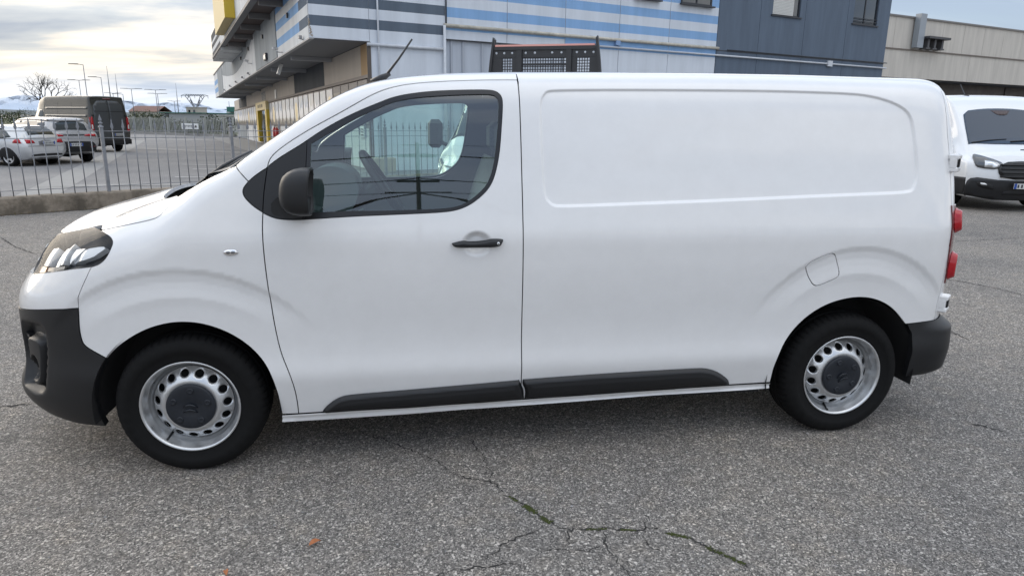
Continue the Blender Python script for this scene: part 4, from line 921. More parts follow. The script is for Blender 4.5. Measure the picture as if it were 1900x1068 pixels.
# ------------------------------------------------------------------ other vehicles
def catmull(pts, n):
    P_ = np.array(pts, float); P_ = np.vstack([2*P_[0]-P_[1], P_, 2*P_[-1]-P_[-2]]); out = []
    for i in range(1, len(P_)-2):
        p0, p1, p2, p3 = P_[i-1:i+3]
        for t in np.linspace(0, 1, n, endpoint=False): out.append(.5*((2*p1)+(-p0+p2)*t+(2*p0-5*p1+4*p2-p3)*t*t+(-p0+3*p1-3*p2+p3)*t**3))
    out.append(P_[-2]); return np.array(out)
class Shape:
    """lofted car body: x forward; z profiles per station, half widths, bowed ends"""
    def __init__(s, st, front, rear, bow=(.16, .10), ramp=(.5, .35), nx=70):
        st = np.array(st, float); s.x0, s.x1 = st[0, 0], st[-1, 0]; s.st = st; s.front, s.rear, s.bow, s.ramp = front, rear, bow, ramp
        xs = np.linspace(s.x0, s.x1, nx)
        col = [gtab(list(zip(st[:, 0], st[:, i])), .05) for i in range(1, 7)]
        s.xs = xs; s.rings = []
        for x in xs:
            zb, zw, zt, wb, ww, wt = [c(x) for c in col]
            ctrl = [(0, zb), (wb*.8, zb), (wb, zb+.05), (ww, zb+(zw-zb)*.45), (ww, zw), (wt+(ww-wt)*.35, zw+(zt-zw)*.62), (wt, zt-.055), (wt*.86, zt-.008), (wt*.45, zt+.012), (0, zt+.018)]
            s.rings.append(catmull(ctrl, 5))
        s.rings = np.array(s.rings); s.nt = s.rings.shape[1]
    def bend(s, p):
        x, y, z = p[..., 0], p[..., 1], p[..., 2]
        wf = sstep(s.x1-s.ramp[0], s.x1, x); wr = sstep(s.x0+s.ramp[1], s.x0, x)
        return np.stack([x+wf*(np.interp(z, *np.array(s.front).T)-s.bow[0]*y**2)-wr*(np.interp(z, *np.array(s.rear).T)-s.bow[1]*y**2), y, z], -1)
    def ring(s, x):
        f = np.clip((x-s.x0)/(s.x1-s.x0)*(len(s.xs)-1), 0, len(s.xs)-1.001); i = f.astype(int); t = (f-i)[:, None, None]
        return s.rings[i]*(1-t)+s.rings[i+1]*t
    def side(s, xz, sg=1):
        """point on the flank at (x, z) before the ends are bent"""
        x, z = xz[:, 0], xz[:, 1]; r = s.ring(x); y = np.array([np.interp(zz, q[:, 1], q[:, 0]) for zz, q in zip(z, np.maximum.accumulate(r, 1) if False else r)])
        return s.bend(np.stack([x, y*sg, z], 1))
    def top(s, xy):
        x, y = xy[:, 0], xy[:, 1]; r = s.ring(x); z = np.array([np.interp(abs(yy), q[::-1, 0][:s.nt//2+8], q[::-1, 1][:s.nt//2+8]) for yy, q in zip(y, r)])
        return s.bend(np.stack([x, y, z], 1))
    def end(s, yz, front):
        return s.bend(np.stack([np.full(len(yz), s.x1 if front else s.x0), yz[:, 0], yz[:, 1]], 1))
    def body(s, name, m, parent):
        k = MB(); n = s.nt
        for sg in (1, -1):
            v = np.concatenate([s.bend(np.stack([np.full(n, x), r[:, 0]*sg, r[:, 1]], 1)) for x, r in zip(s.xs, s.rings)])
            f = [(i*n+j, i*n+j+1, (i+1)*n+j+1, (i+1)*n+j) for i in range(len(s.xs)-1) for j in range(n-1)]
            k.add(v, f, 0, True)
        for e, x in ((0, s.x0), (-1, s.x1)):
            r = s.rings[e]; cols = 9; v = []
            for j in range(n):
                for c in range(cols): v.append(s.bend(np.array([[x, r[j, 0]*(2*c/(cols-1)-1), r[j, 1]]]))[0])
            k.add(v, [(j*cols+c, j*cols+c+1, (j+1)*cols+c+1, (j+1)*cols+c) for j in range(n-1) for c in range(cols-1)], 0, True)
        return k.build(name, m, parent)
    def patch(s, name, poly, m, parent, where, off=.006, th=.012, h=.06, mirror=False, rnd=1):
        """a pane, lamp or trim lying on the body; WHERE is left, right, top, front or rear"""
        poly = smooth_poly(np.array(poly, float), rnd, 88) if rnd else np.array(poly, float)
        if area(poly) < 0: poly = poly[::-1]
        poly = densify(poly, h); v2, f = triangulate(poly, [], (h, h)); fn = {'left': lambda q: s.side(q, 1), 'right': lambda q: s.side(q, -1), 'top': s.top, 'front': lambda q: s.end(q, True), 'rear': lambda q: s.end(q, False)}[where]
        p = fn(v2); e = 2e-3; du = fn(v2+[e, 0])-fn(v2-[e, 0]); dv = fn(v2+[0, e])-fn(v2-[0, e]); nn = np.cross(du, dv); nn /= np.maximum(np.linalg.norm(nn, axis=1), 1e-9)[:, None]
        out = {'left': (0, 1, 0), 'right': (0, -1, 0), 'top': (0, 0, 1), 'front': (1, 0, 0), 'rear': (-1, 0, 0)}[where]
        nn *= np.sign((nn*np.array(out)).sum(1))[:, None]
        a = p+nn*off; b = p-nn*th; N = len(p); k = MB(); k.add(list(a)+[], [tuple(q) for q in f], 0, True)
        cnt = {}
        for tri in f:
            for i, j in ((0, 1), (1, 2), (2, 0)):
                q = (tri[i], tri[j]); q2 = (min(q), max(q)); cnt[q2] = None if q2 in cnt else q
        ed = [q for q in cnt.values() if q]; k.add(list(a)+list(b), [(i, j, N+j, N+i) for i, j in ed], 0, False)
        return k.build(name, m, parent)
def car_wheel(parent, x, y, r, w_, rimm, spokes=5, rr=.66, steer=0):
    t = bpy.data.objects.new('wheel', None); COL.objects.link(t); t.parent = parent; t.location = (x, y, r); t.empty_display_size = .1
    sg = 1 if y > 0 else -1; t.rotation_euler = (0, 0, (0 if sg < 0 else math.pi)+steer)
    ri = r*rr
    MB().lathe([(ri, 0.012), (ri+.01, 0), (r*.86, -.008), (r*.96, .012), (r, .04), (r, w_-.04), (r*.96, w_-.01), (ri, w_)], 36).build('tyre', RUBBER, t)
    k = MB(); k.lathe([(ri+.004, .006), (ri-.012, .004), (ri-.02, .03), (ri-.03, w_*.6)], 32); k.lathe([(.0, .02), (.055, .022), (.06, .04)], 16)
    for i in range(spokes):
        a = 2*math.pi*i/spokes+.3; ca, sa = math.cos(a), math.sin(a); q = []
        for rad, hw, d in ((.03, .05, .026), (ri*.55, .034, .02), (ri-.012, .055, .018)): q.append(((rad*ca-hw*sa, d, rad*sa+hw*ca), (rad*ca+hw*sa, d, rad*sa-hw*ca)))
        for (a0, a1), (b0_, b1) in zip(q, q[1:]):
            bk = [(p[0], p[1]+.03, p[2]) for p in (a0, a1, b0_, b1)]
            k.add([a0, a1, b0_, b1]+bk, [(0, 1, 3, 2), (0, 2, 6, 4), (1, 3, 7, 5)])
    k.build('rim', rimm, t); MB().lathe([(0, .075), (ri-.02, .075), (ri-.015, .1)], 24).build('brake_disc', DARK, t)
    return t
CGL = mat('car_glass', (.020, .028, .032), .04, spec=.5, coat=.2); PLATE = mat('plate_white', (.62, .63, .62), .4); EUB = mat('plate_blue', (.02, .07, .32), .4)
SILV = mat('silver_paint', (.55, .56, .57), .3, metal=.25, coat=1); GREYV = mat('grey_metallic', (.034, .035, .031), .28, coat=.3, coat_rough=.12); WHITE2 = mat('white_car_paint', (.74, .755, .77), .35, coat=1)
ALLOY = mat('alloy', (.48, .48, .49), .3, metal=.7)
def plate(parent, c, w_, h, rz, text=True):
    k = MB(); k.box((0, 0, 0), (.012, w_, h)); o = k.build('number_plate', PLATE, parent); o.location = c; o.rotation_euler = (0, rz, 0)
    for sg in (-1, 1): MB().box((-.0075, sg*(w_/2-.022), 0), (.004, .042, h*.98)).build('country_band', EUB, o)
    if text:
        for i in range(7):
            k = MB(); y = -w_*.36+w_*.72*i/6; k.box((-.0075, y, 0), (.004, w_*.055, h*.62)); q = k.build('character', FRAME, o)
    return o
def hatch():
    t = thing('hatchback', 'pale silver hatchback cut by the left edge, parked behind the spear fence', 'car', (-11.1, 21.5, LOTZ), R(159)); t.scale = (.94, .94, .89)
    s = Shape([(-.72, .34, .82, .95, .68, .80, .66), (-.62, .24, .86, 1.10, .70, .84, .62), (-.35, .20, .90, 1.34, .78, .875, .56), (.0, .18, .93, 1.405, .80, .885, .57), (.6, .18, .93, 1.425, .80, .885, .58), (1.2, .18, .92, 1.40, .80, .885, .58), (1.75, .18, .90, 1.24, .80, .88, .60), (2.2, .18, .88, 1.02, .80, .875, .66), (2.9, .20, .80, .90, .76, .84, .66), (3.35, .25, .66, .76, .66, .76, .6)],
              [(0, -.1), (.3, .03), (.55, .06), (.9, -.1)], [(0, -.06), (.30, .02), (.5, .05), (.75, .04), (.95, -.04)], bow=(.25, .13), ramp=(.5, .3))
    s.body('body', SILV, t)
    for sd in ('left', 'right'):
        s.patch('side_window', [(.18, .96), (1.05, .94), (1.98, .92), (1.62, 1.17), (1.15, 1.32), (.35, 1.335), (.10, 1.22), (-.20, 1.02)], CGL, t, sd)
        s.patch('tail_lamp', [(-.67, .80), (-.30, .82), (-.34, .95), (-.60, .945)], RED, t, sd, off=.012)
        s.patch('sill_trim', [(.36, .22), (2.2, .22), (2.2, .29), (.36, .29)], mat('silver_shade', (.40, .41, .42), .35, metal=.5), t, sd, off=.008)
        s.patch('door_joint', [(.78, .34), (.795, .34), (.745, .92), (.73, .92)], DARK, t, sd, off=.001, h=.1, rnd=0)
        for cx in (0, 2.58):
            p = [(cx+.36*math.cos(a), .31+.36*math.sin(a)) for a in np.linspace(-.35, math.pi+.35, 18)]; s.patch('wheel_arch', p, DARK, t, sd, off=.003, rnd=0)
    s.patch('rear_window', [(-.62, -.50), (-.62, .50), (-.30, .46), (-.30, -.46)], CGL, t, 'top', off=.008, h=.025)
    s.patch('spoiler', [(-.30, -.52), (-.30, .52), (-.17, .52), (-.17, -.52)], SILV, t, 'top', off=.03)
    for sg in (-1, 1): s.patch('tail_lamp', [(sg*.43, .81), (sg*.72, .80), (sg*.72, .94), (sg*.47, .93)], RED, t, 'rear', off=.012)
    s.patch('bumper_joint', [(-.70, .70), (.70, .70), (.70, .713), (-.70, .713)], DARK, t, 'rear', off=.002, rnd=0)
    s.patch('plate_recess', [(-.30, .75), (.30, .75), (.28, .90), (-.28, .90)], mat('recess_shade', (.10, .10, .105), .5), t, 'rear', off=.004)
    s.patch('diffuser', [(-.62, .36), (.62, .36), (.56, .44), (-.56, .44)], BLACKP, t, 'rear', off=.008)
    plate(t, (-.835, 0, .82), .46, .11, 0)
    for r_ in range(4): MB().lathe([(.02, 0), (.026, 0), (.026, .006), (.02, .006)], 16, 'x', c=(-.80, -.06+.04*r_, .985)).build('badge_ring', CHROME, t)
    for x in (0, 2.58):
        for y in (-.85, .85): car_wheel(t, x, y, .315, .20, ALLOY)
    k = MB(); k.tube([(1.72, .9, 1.0), (1.70, 1.0, 1.02)], .03, 6); k.box((1.68, 1.02, 1.05), (.12, .18, .13), bev=.04); k.build('wing_mirror', SILV, t)
hatch()
SUVP = mat('silver_grey_paint', (.40, .40, .405), .3, metal=.25, coat=.6)
def suv():
    t = thing('suv', 'silver grey off-road estate car with a dark rear window, parked between hatchback and dark van', 'car', (-10.75, 22.95, LOTZ), R(142)); t.scale = (.94, .94, .92)
    s = Shape([(-.82, .50, .98, 1.05, .70, .86, .72), (-.74, .38, 1.02, 1.20, .74, .92, .66), (-.50, .32, 1.05, 1.56, .82, .95, .62), (.0, .28, 1.06, 1.63, .84, .955, .64), (.8, .28, 1.04, 1.65, .84, .955, .66), (1.5, .28, 1.02, 1.60, .84, .95, .66), (2.05, .28, 1.0, 1.36, .84, .95, .70), (2.5, .28, .98, 1.10, .84, .94, .76), (3.2, .3, .92, 1.0, .80, .92, .74), (3.5, .36, .74, .86, .70, .82, .66)],
              [(0, -.1), (.4, .04), (.7, .06), (1.0, -.1)], [(0, -.10), (.42, .02), (.62, .06), (.9, .04), (1.1, -.02)], bow=(.22, .12), ramp=(.5, .3))
    s.body('body', SUVP, t)
    for sd in ('left', 'right'):
        s.patch('side_window', [(-.42, 1.12), (1.2, 1.08), (2.3, 1.05), (1.85, 1.36), (1.4, 1.52), (0, 1.54), (-.42, 1.46)], CGL, t, sd)
        s.patch('roof_band', [(-.5, 1.50), (.5, 1.56), (1.5, 1.53), (1.5, 1.57), (.5, 1.60), (-.5, 1.55)], BLACKG, t, sd, off=.004)
        s.patch('lower_trim', [(.42, .32), (2.2, .32), (2.2, .46), (.42, .46)], BLACKP, t, sd, off=.008)
        for cx in (0, 2.66):
            p = [(cx+.43*math.cos(a), .36+.43*math.sin(a)) for a in np.linspace(-.35, math.pi+.35, 18)]; s.patch('wheel_arch', p, DARK, t, sd, off=.003, rnd=0)
    s.patch('rear_window', [(-.74, -.55), (-.74, .55), (-.54, .50), (-.54, -.50)], CGL, t, 'top', off=.012, h=.022)
    s.patch('spoiler', [(-.54, -.58), (-.54, .58), (-.34, .60), (-.34, -.60)], SUVP, t, 'top', off=.05)
    for sg in (-1, 1):
        s.patch('tail_lamp', [(sg*.36, .985), (sg*.80, .965), (sg*.80, 1.06), (sg*.40, 1.05)], RED, t, 'rear', off=.012); s.patch('rear_reflector', [(sg*.5, .58), (sg*.74, .59), (sg*.74, .62), (sg*.5, .61)], DARKRED, t, 'rear', off=.014)
    s.patch('lamp_band', [(-.36, 1.0), (.36, 1.0), (.38, 1.045), (-.38, 1.045)], BLACKG, t, 'rear', off=.010)
    s.patch('bumper_insert', [(-.76, .42), (.76, .42), (.72, .74), (.5, .80), (-.5, .80), (-.72, .74)], BLACKP, t, 'rear', off=.008)
    plate(t, (-.905, 0, .68), .46, .11, 0)
    for x in (0, 2.66):
        for y in (-.90, .90): car_wheel(t, x, y, .365, .23, ALLOY)
    MB().lathe([(.06, 1.63), (.05, 1.67), (.0, 1.69)], 12, 'z', c=(.1, 0, 0)).build('aerial_fin', BLACKG, t)
suv()
def tall_van():
    t = thing('tall_van', 'dark grey high roof panel van parked with its rear doors towards the fence', 'van', (-12.85, 31.2, LOTZ), R(141.5)); t.scale = (.93, .90, .94)
    s = Shape([(-1.02, .48, 1.30, 2.48, .86, .96, .76), (-.98, .36, 1.30, 2.54, .90, 1.0, .80), (-.8, .32, 1.30, 2.58, .92, 1.02, .84), (0, .30, 1.30, 2.60, .93, 1.02, .85), (1.5, .30, 1.30, 2.60, .93, 1.02, .85), (3.0, .30, 1.30, 2.58, .93, 1.02, .85), (3.6, .30, 1.28, 2.42, .93, 1.02, .80), (4.0, .30, 1.25, 1.95, .93, 1.01, .76), (4.4, .32, 1.15, 1.40, .92, .99, .78), (4.8, .36, .95, 1.12, .84, .92, .74)],
              [(0, -.05), (.5, .05), (1.0, -.1), (2.6, -.2)], [(0, .0), (.5, .0), (1.5, .0), (2.0, -.03), (2.6, -.14)], bow=(.2, .05), ramp=(.4, .14))
    s.body('body', GREYV, t)
    for sd in ('left', 'right'):
        s.patch('cab_window', [(3.05, 1.36), (3.9, 1.34), (3.62, 1.95), (3.10, 1.97)], CGL, t, sd)
        for z in (1.98, 1.62, .98, .66): s.patch('side_rib', [(-.8, z), (2.9, z), (2.9, z+.10), (-.8, z+.10)], GREYV, t, sd, off=.004, th=0, h=.15)
        for x in (.55, 1.75, 2.95): s.patch('panel_joint', [(x, .5), (x+.018, .5), (x+.018, 2.3), (x, 2.3)], DARK, t, sd, off=.001, h=.2, rnd=0)
        s.patch('tail_lamp', [(-1.0, .98), (-.93, .98), (-.93, 1.62), (-1.0, 1.62)], RED, t, sd, off=.012)
        for cx in (0, 3.9):
            p = [(cx+.41*math.cos(a), .36+.42*math.sin(a)) for a in np.linspace(-.3, math.pi+.3, 18)]; s.patch('wheel_arch', p, DARK, t, sd, off=.003, rnd=0)
    for sg in (-1, 1):
        d = s.patch('rear_door', [(sg*.012, .62), (sg*.80, .62), (sg*.80, 1.5), (sg*.70, 2.36), (sg*.012, 2.40)], mat('grey_metallic_door', (.055, .061, .066), .45, coat=.12, coat_rough=.2), t, 'rear', off=.012, h=.12)
        s.patch('door_crease', [(sg*.03, 1.88), (sg*.72, 1.88), (sg*.72, 1.905), (sg*.03, 1.905)], DARK, t, 'rear', off=.014, rnd=0)
        s.patch('tail_lamp', [(sg*.83, .96), (sg*.96, .96), (sg*.95, 1.50), (sg*.88, 1.66), (sg*.83, 1.60)], RED, t, 'rear', off=.03); s.patch('reversing_lamp', [(sg*.855, 1.08), (sg*.935, 1.08), (sg*.93, 1.28), (sg*.87, 1.28)], PLATE, t, 'rear', off=.036)
        s.patch('hinge', [(sg*.78, 1.66), (sg*.86, 1.66), (sg*.86, 1.74), (sg*.78, 1.74)], BLACKP, t, 'rear', off=.04, rnd=0)
    s.patch('rear_bumper', [(-.97, .36), (.97, .36), (.97, .60), (-.97, .60)], BLACKP, t, 'rear', off=.05, h=.1)
    plate(t, (-1.05, -.36, .82), .46, .11, 0)
    s.patch('stop_lamp', [(-.2, 2.44), (.2, 2.44), (.2, 2.49), (-.2, 2.49)], DARKRED, t, 'rear', off=.02, rnd=0)
    for x in (0, 3.9):
        for y in (-.93, .93): car_wheel(t, x, y, .36, .22, STEEL, 8)
    k = MB(); k.box((3.7, 1.18, 1.45), (.12, .24, .42), bev=.05); k.tube([(3.75, .98, 1.3), (3.7, 1.12, 1.38)], .03, 6); k.build('wing_mirror', BLACKP, t)
tall_van()
def front_van():
    h_ = np.array((-.10, -.995)); t = thing('delivery_van', 'white delivery van facing the camera at the right edge, black lower bumper and grille', 'van', (13.22, 9.6, 0), R(258)); t.scale = (1.10, 1.12, .93)
    s = Shape([(-4.2, .4, 1.35, 2.40, .9, 1.0, .80), (-3.8, .34, 1.35, 2.46, .93, 1.03, .84), (-1.5, .30, 1.35, 2.48, .94, 1.03, .85), (-.9, .30, 1.32, 2.46, .94, 1.03, .83), (-.55, .30, 1.28, 2.42, .94, 1.03, .81), (-.36, .30, 1.27, 2.32, .94, 1.03, .80), (-.20, .30, 1.25, 2.13, .94, 1.02, .79), (.10, .30, 1.20, 1.75, .94, 1.01, .80), (.36, .30, 1.14, 1.42, .94, 1.0, .80), (.62, .28, 1.05, 1.26, .93, .98, .80), (.88, .28, .98, 1.14, .90, .94, .80)],
              [(0, -.08), (.25, .0), (.5, .05), (.8, .05), (1.0, .02), (1.2, -.10)], [(0, 0), (2.6, 0)], bow=(.15, .03), ramp=(.6, .1))
    s.body('body', WHITE2, t)
    s.patch('windscreen', [(-.165, -.66), (.05, -.71), (.385, -.77), (.43, -.4), (.44, 0), (.43, .4), (.385, .77), (.05, .71), (-.165, .66), (-.20, .3), (-.205, 0), (-.20, -.3)], mat('screen_glass', (.025, .045, .075), .06, spec=.35, coat=.05), t, 'top', off=.012, h=.022)
    s.patch('sensor_cover', [(-.165, -.17), (-.165, .17), (-.08, .08), (-.08, -.08)], mat('sensor_dark', (.05, .03, .03), .4), t, 'top', off=.016, h=.03)
    for sg in (-1, 1):
        s.patch('headlamp', [(sg*.40, .98), (sg*.47, .88), (sg*.78, .90), (sg*.85, .97), (sg*.86, 1.17), (sg*.80, 1.19), (sg*.46, 1.05)], mat('lamp_housing', (.075, .08, .085), .15, coat=1), t, 'front', off=.012)
        s.patch('lamp_reflector', [(sg*.45, .97), (sg*.50, .905), (sg*.70, .92), (sg*.69, 1.06), (sg*.52, 1.03)], REFL2, t, 'front', off=.016)
        s.patch('fog_pocket', [(sg*.50, .46), (sg*.74, .50), (sg*.80, .62), (sg*.56, .60)], DARK, t, 'front', off=.016)
        s.patch('fog_lamp', [(sg*.62, .545), (sg*.72, .555), (sg*.73, .60), (sg*.64, .59)], REFL2, t, 'front', off=.020)
    s.patch('grille', [(-.44, .98), (-.50, .86), (-.40, .68), (.40, .68), (.50, .86), (.44, .98), (.3, 1.05), (-.3, 1.05)], mat('grille_black', (.012, .012, .013), .35), t, 'front', off=.018)
    for z in (.72, .80, .88, .96): s.patch('grille_bar', [(-.44, z), (.44, z), (.44, z+.035), (-.44, z+.035)], BLACKP, t, 'front', off=.035, rnd=0)
    k = MB(); e = s.end(np.array([[0., 1.045]]), True)[0]; k.lathe([(0, 0), (.07, 0), (.06, .02), (0, .022)], 24, 'x', c=(e[0]+.01, 0, 1.0)); k.v = [(a, b*1.35, (c-1.0)*.62+1.0) for a, b, c in k.v]; k.build('badge', EUB, t)
    s.patch('bumper', [(-.93, .24), (.93, .24), (.955, .60), (.86, .72), (.56, .68), (.42, .66), (-.42, .66), (-.56, .68), (-.86, .72), (-.955, .60)], BLACKP, t, 'front', off=.010, th=.03)
    s.patch('intake', [(-.36, .36), (.36, .36), (.33, .46), (-.33, .46)], DARK, t, 'front', off=.016)
    for sd in ('left', 'right'):
        s.patch('bumper_side', [(.40, .30), (.87, .27), (.87, .70), (.44, .70)], BLACKP, t, sd, off=.010, h=.04, rnd=0)
        s.patch('side_window', [(-.95, 1.38), (.05, 1.34), (-.18, 1.80), (-.40, 1.98), (-.95, 2.02)], CGL, t, sd, h=.03)
        s.patch('wheel_arch', [(0+.40*math.cos(a), .35+.40*math.sin(a)) for a in np.linspace(-.3, math.pi+.3, 18)], DARK, t, sd, off=.004, rnd=0)
        s.patch('lower_rub', [(-3, .42), (-.5, .42), (-.5, .56), (-3, .56)], BLACKP, t, sd, off=.02, h=.15)
    pl = plate(t, (1.02, 0, .55), .50, .11, 0); pl.rotation_euler = (0, 0, math.pi)
    s.patch('bonnet_vent', [(.60, .05), (.60, .42), (.635, .44), (.635, .03)], DARK, t, 'top', off=.006)
    for y0, y1 in ((-.72, -.1), (-.05, .6)):
        p = s.top(np.array([[.40, y0], [.36, (y0+y1)/2], [.34, y1]]))+[0, 0, .03]; MB().tube(p, [.016, .012, .008], 6).build('wiper', BLACKP, t)
    for x in (0, -3.3):
        for y in (-.90, .90): car_wheel(t, x, y, .345, .22, STEEL, 8)
    for sg in (-1, 1):
        k = MB(); k.box((.05, sg*1.22, 1.52), (.14, .22, .40), bev=.05); k.tube([(.15, sg*1.0, 1.35), (.05, sg*1.15, 1.42)], .035, 6); k.build('wing_mirror', BLACKP, t)
    p = s.top(np.array([[-.62, -.35]]))[0]; MB().tube([p, (p[0]-.12, p[1], p[2]+.02), (p[0]-.42, p[1]+.05, p[2]+.28)], [.018, .012, .006], 6).build('aerial', BLACKP, t)
REFL2 = mat('bright_reflector', (.72, .73, .74), .2, metal=.6)
front_van()
def tipper():
    h_ = np.array((-.42, -.9075)); t = thing('tipper_truck', 'white tipper truck with a black mesh headboard, hidden behind the panel van', 'truck', (3.36, 8.75, 0), math.atan2(h_[1], h_[0]))
    s = Shape([(.45, .5, 1.30, 2.08, .9, .98, .78), (.62, .42, 1.30, 2.18, .92, 1.0, .80), (1.3, .42, 1.28, 2.22, .93, 1.01, .79), (1.6, .42, 1.25, 2.12, .93, 1.01, .76), (1.95, .42, 1.20, 1.72, .93, 1.0, .77), (2.25, .42, 1.12, 1.38, .92, .98, .80), (2.55, .42, 1.02, 1.22, .90, .96, .78), (2.80, .44, .86, 1.02, .82, .86, .70)],
              [(0, -.08), (.4, .05), (.8, .05), (1.05, -.06)], [(0, 0), (2.3, 0)], bow=(.26, .02), ramp=(.6, .1))
    s.body('cab', WHITE2, t)
    s.patch('windscreen', [(1.56, -.70), (2.22, -.84), (2.30, 0), (2.22, .84), (1.56, .70), (1.53, 0)], CGL, t, 'top', off=.006)
    for sd in ('left', 'right'):
        s.patch('side_window', [(.85, 1.36), (1.95, 1.30), (1.72, 1.72), (1.45, 1.92), (.85, 1.94)], CGL, t, sd)
        s.patch('wheel_arch', [(2.0+.40*math.cos(a), .36+.40*math.sin(a)) for a in np.linspace(-.3, math.pi+.3, 18)], DARK, t, sd, off=.004, rnd=0)
        s.patch('headlamp', [(2.36, .86), (2.70, .80), (2.70, 1.0), (2.48, 1.10), (2.32, 1.02)], mat('lamp_housing', (.075, .08, .085), .15, coat=1), t, sd, off=.012)
        s.patch('lamp_reflector', [(2.44, .885), (2.67, .85), (2.66, .95), (2.50, 1.03)], REFL2, t, sd, off=.018)
    for sg in (-1, 1):
        s.patch('headlamp', [(sg*.50, .80), (sg*.80, .80), (sg*.82, 1.0), (sg*.62, .98)], MATS['lamp_housing'], t, 'front', off=.012); s.patch('lamp_reflector', [(sg*.56, .83), (sg*.78, .83), (sg*.79, .97), (sg*.64, .95)], REFL2, t, 'front', off=.018)
        k = MB(); k.box((1.95, sg*1.20, 1.42), (.13, .24, .42), bev=.06); k.tube([(2.0, sg*.96, 1.25), (1.95, sg*1.12, 1.30)], .03, 6); k.build('wing_mirror', BLACKP, t)
    s.patch('grille', [(-.42, .74), (.42, .74), (.40, .94), (-.40, .94)], BLACKP, t, 'front', off=.015); s.patch('bumper', [(-.86, .44), (.86, .44), (.86, .68), (-.86, .68)], BLACKP, t, 'front', off=.03)
    # chassis, tipping bed
    k = MB()
    for y in (-.4, .4): k.box((-1.5, y, .62), (4.3, .08, .18))
    k.build('chassis', DARK, t)
    GB = mat('bed_black', (.030, .031, .034), .5, noise=(12, .2)); k = MB(); k.box((-1.55, 0, .86), (3.1, 2.0, .10)); k.build('bed_floor', GB, t)
    for y in (-1.0, 1.0): MB().box((-1.55, y, 1.10), (3.1, .04, .40)).build('dropside', STEEL, t)
    MB().box((-3.1, 0, 1.10), (.04, 2.0, .40)).build('tailboard', STEEL, t)
    for x in (2.0, -1.9):
        for y in (-.90, .90): car_wheel(t, x, y, .345, .22, STEEL, 8)
    # mesh headboard with flared posts
    HBD = MB(); HBD.box((0, 0, 1.45), (.05, 1.86, 1.05)); hb = HBD.build('headboard', GB, t)
    for sg in (-1, 1):
        k = MB(); k.prism([(sg*.97, .9), (sg*1.02, .9), (sg*1.0, 2.2), (sg*.955, 2.62), (sg*.90, 3.0), (sg*.868, 2.96), (sg*.91, 2.62), (sg*.955, 2.2)], -.05, .06, 'x'); k.build('side_post', GB, hb)
    def bx(name, y0, y1, z0, z1, m=GB, x0=-.03, x1=.03): k = MB(); k.box(((x0+x1)/2, (y0+y1)/2, (z0+z1)/2), (x1-x0, y1-y0, z1-z0)); return k.build(name, m, hb)
    bx('upper_rail', -.88, .88, 2.79, 2.843, x0=-.05, x1=.05); bx('reflective_strip', -.86, .86, 2.846, 2.876, mat('strip_salmon', (.74, .36, .31), .5), -.05, .052)
    for y in (-.43, .43): bx('mid_post', y-.045, y+.045, 1.95, 2.785, x0=-.05, x1=.06)
    for y0, y1 in ((-.92, -.48), (-.38, .38), (.48, .92)): bx('plate_band', y0, y1, 2.665, 2.785)
    for y0, y1 in ((-.95, -.74), (-.56, -.48), (.48, .56), (.78, .95)): bx('plate_band', y0, y1, 1.95, 2.66)
    for y in (-.84, -.70, -.56, -.32, -.16, .14, .30, .56, .70, .84):
        k = MB(); k.lathe([(0, .036), (.019, .034), (.019, .030)], 12, 'x', c=(0, y, 2.742)); k.build('rivet', PIPEW, hb)
    for y0, y1 in ((-.74, -.56), (-.38, .38), (.56, .78)):
        k = MB(); n = round((y1-y0)/.046)
        for i in range(n+1): k.box((0, y0+(y1-y0)*i/n, 2.31), (.010, .013, .70))
        for i in range(16): k.box((0, (y0+y1)/2, 1.97+.046*i), (.010, y1-y0, .013))
        k.build('mesh_screen', GB, hb)['kind'] = 'stuff'
    for y, w_ in ((-.85, .10), (.0, .38), (.865, .085)): bx('cross_bar', y-w_, y+w_, 2.54, 2.565, x0=-.04, x1=.034)
tipper()
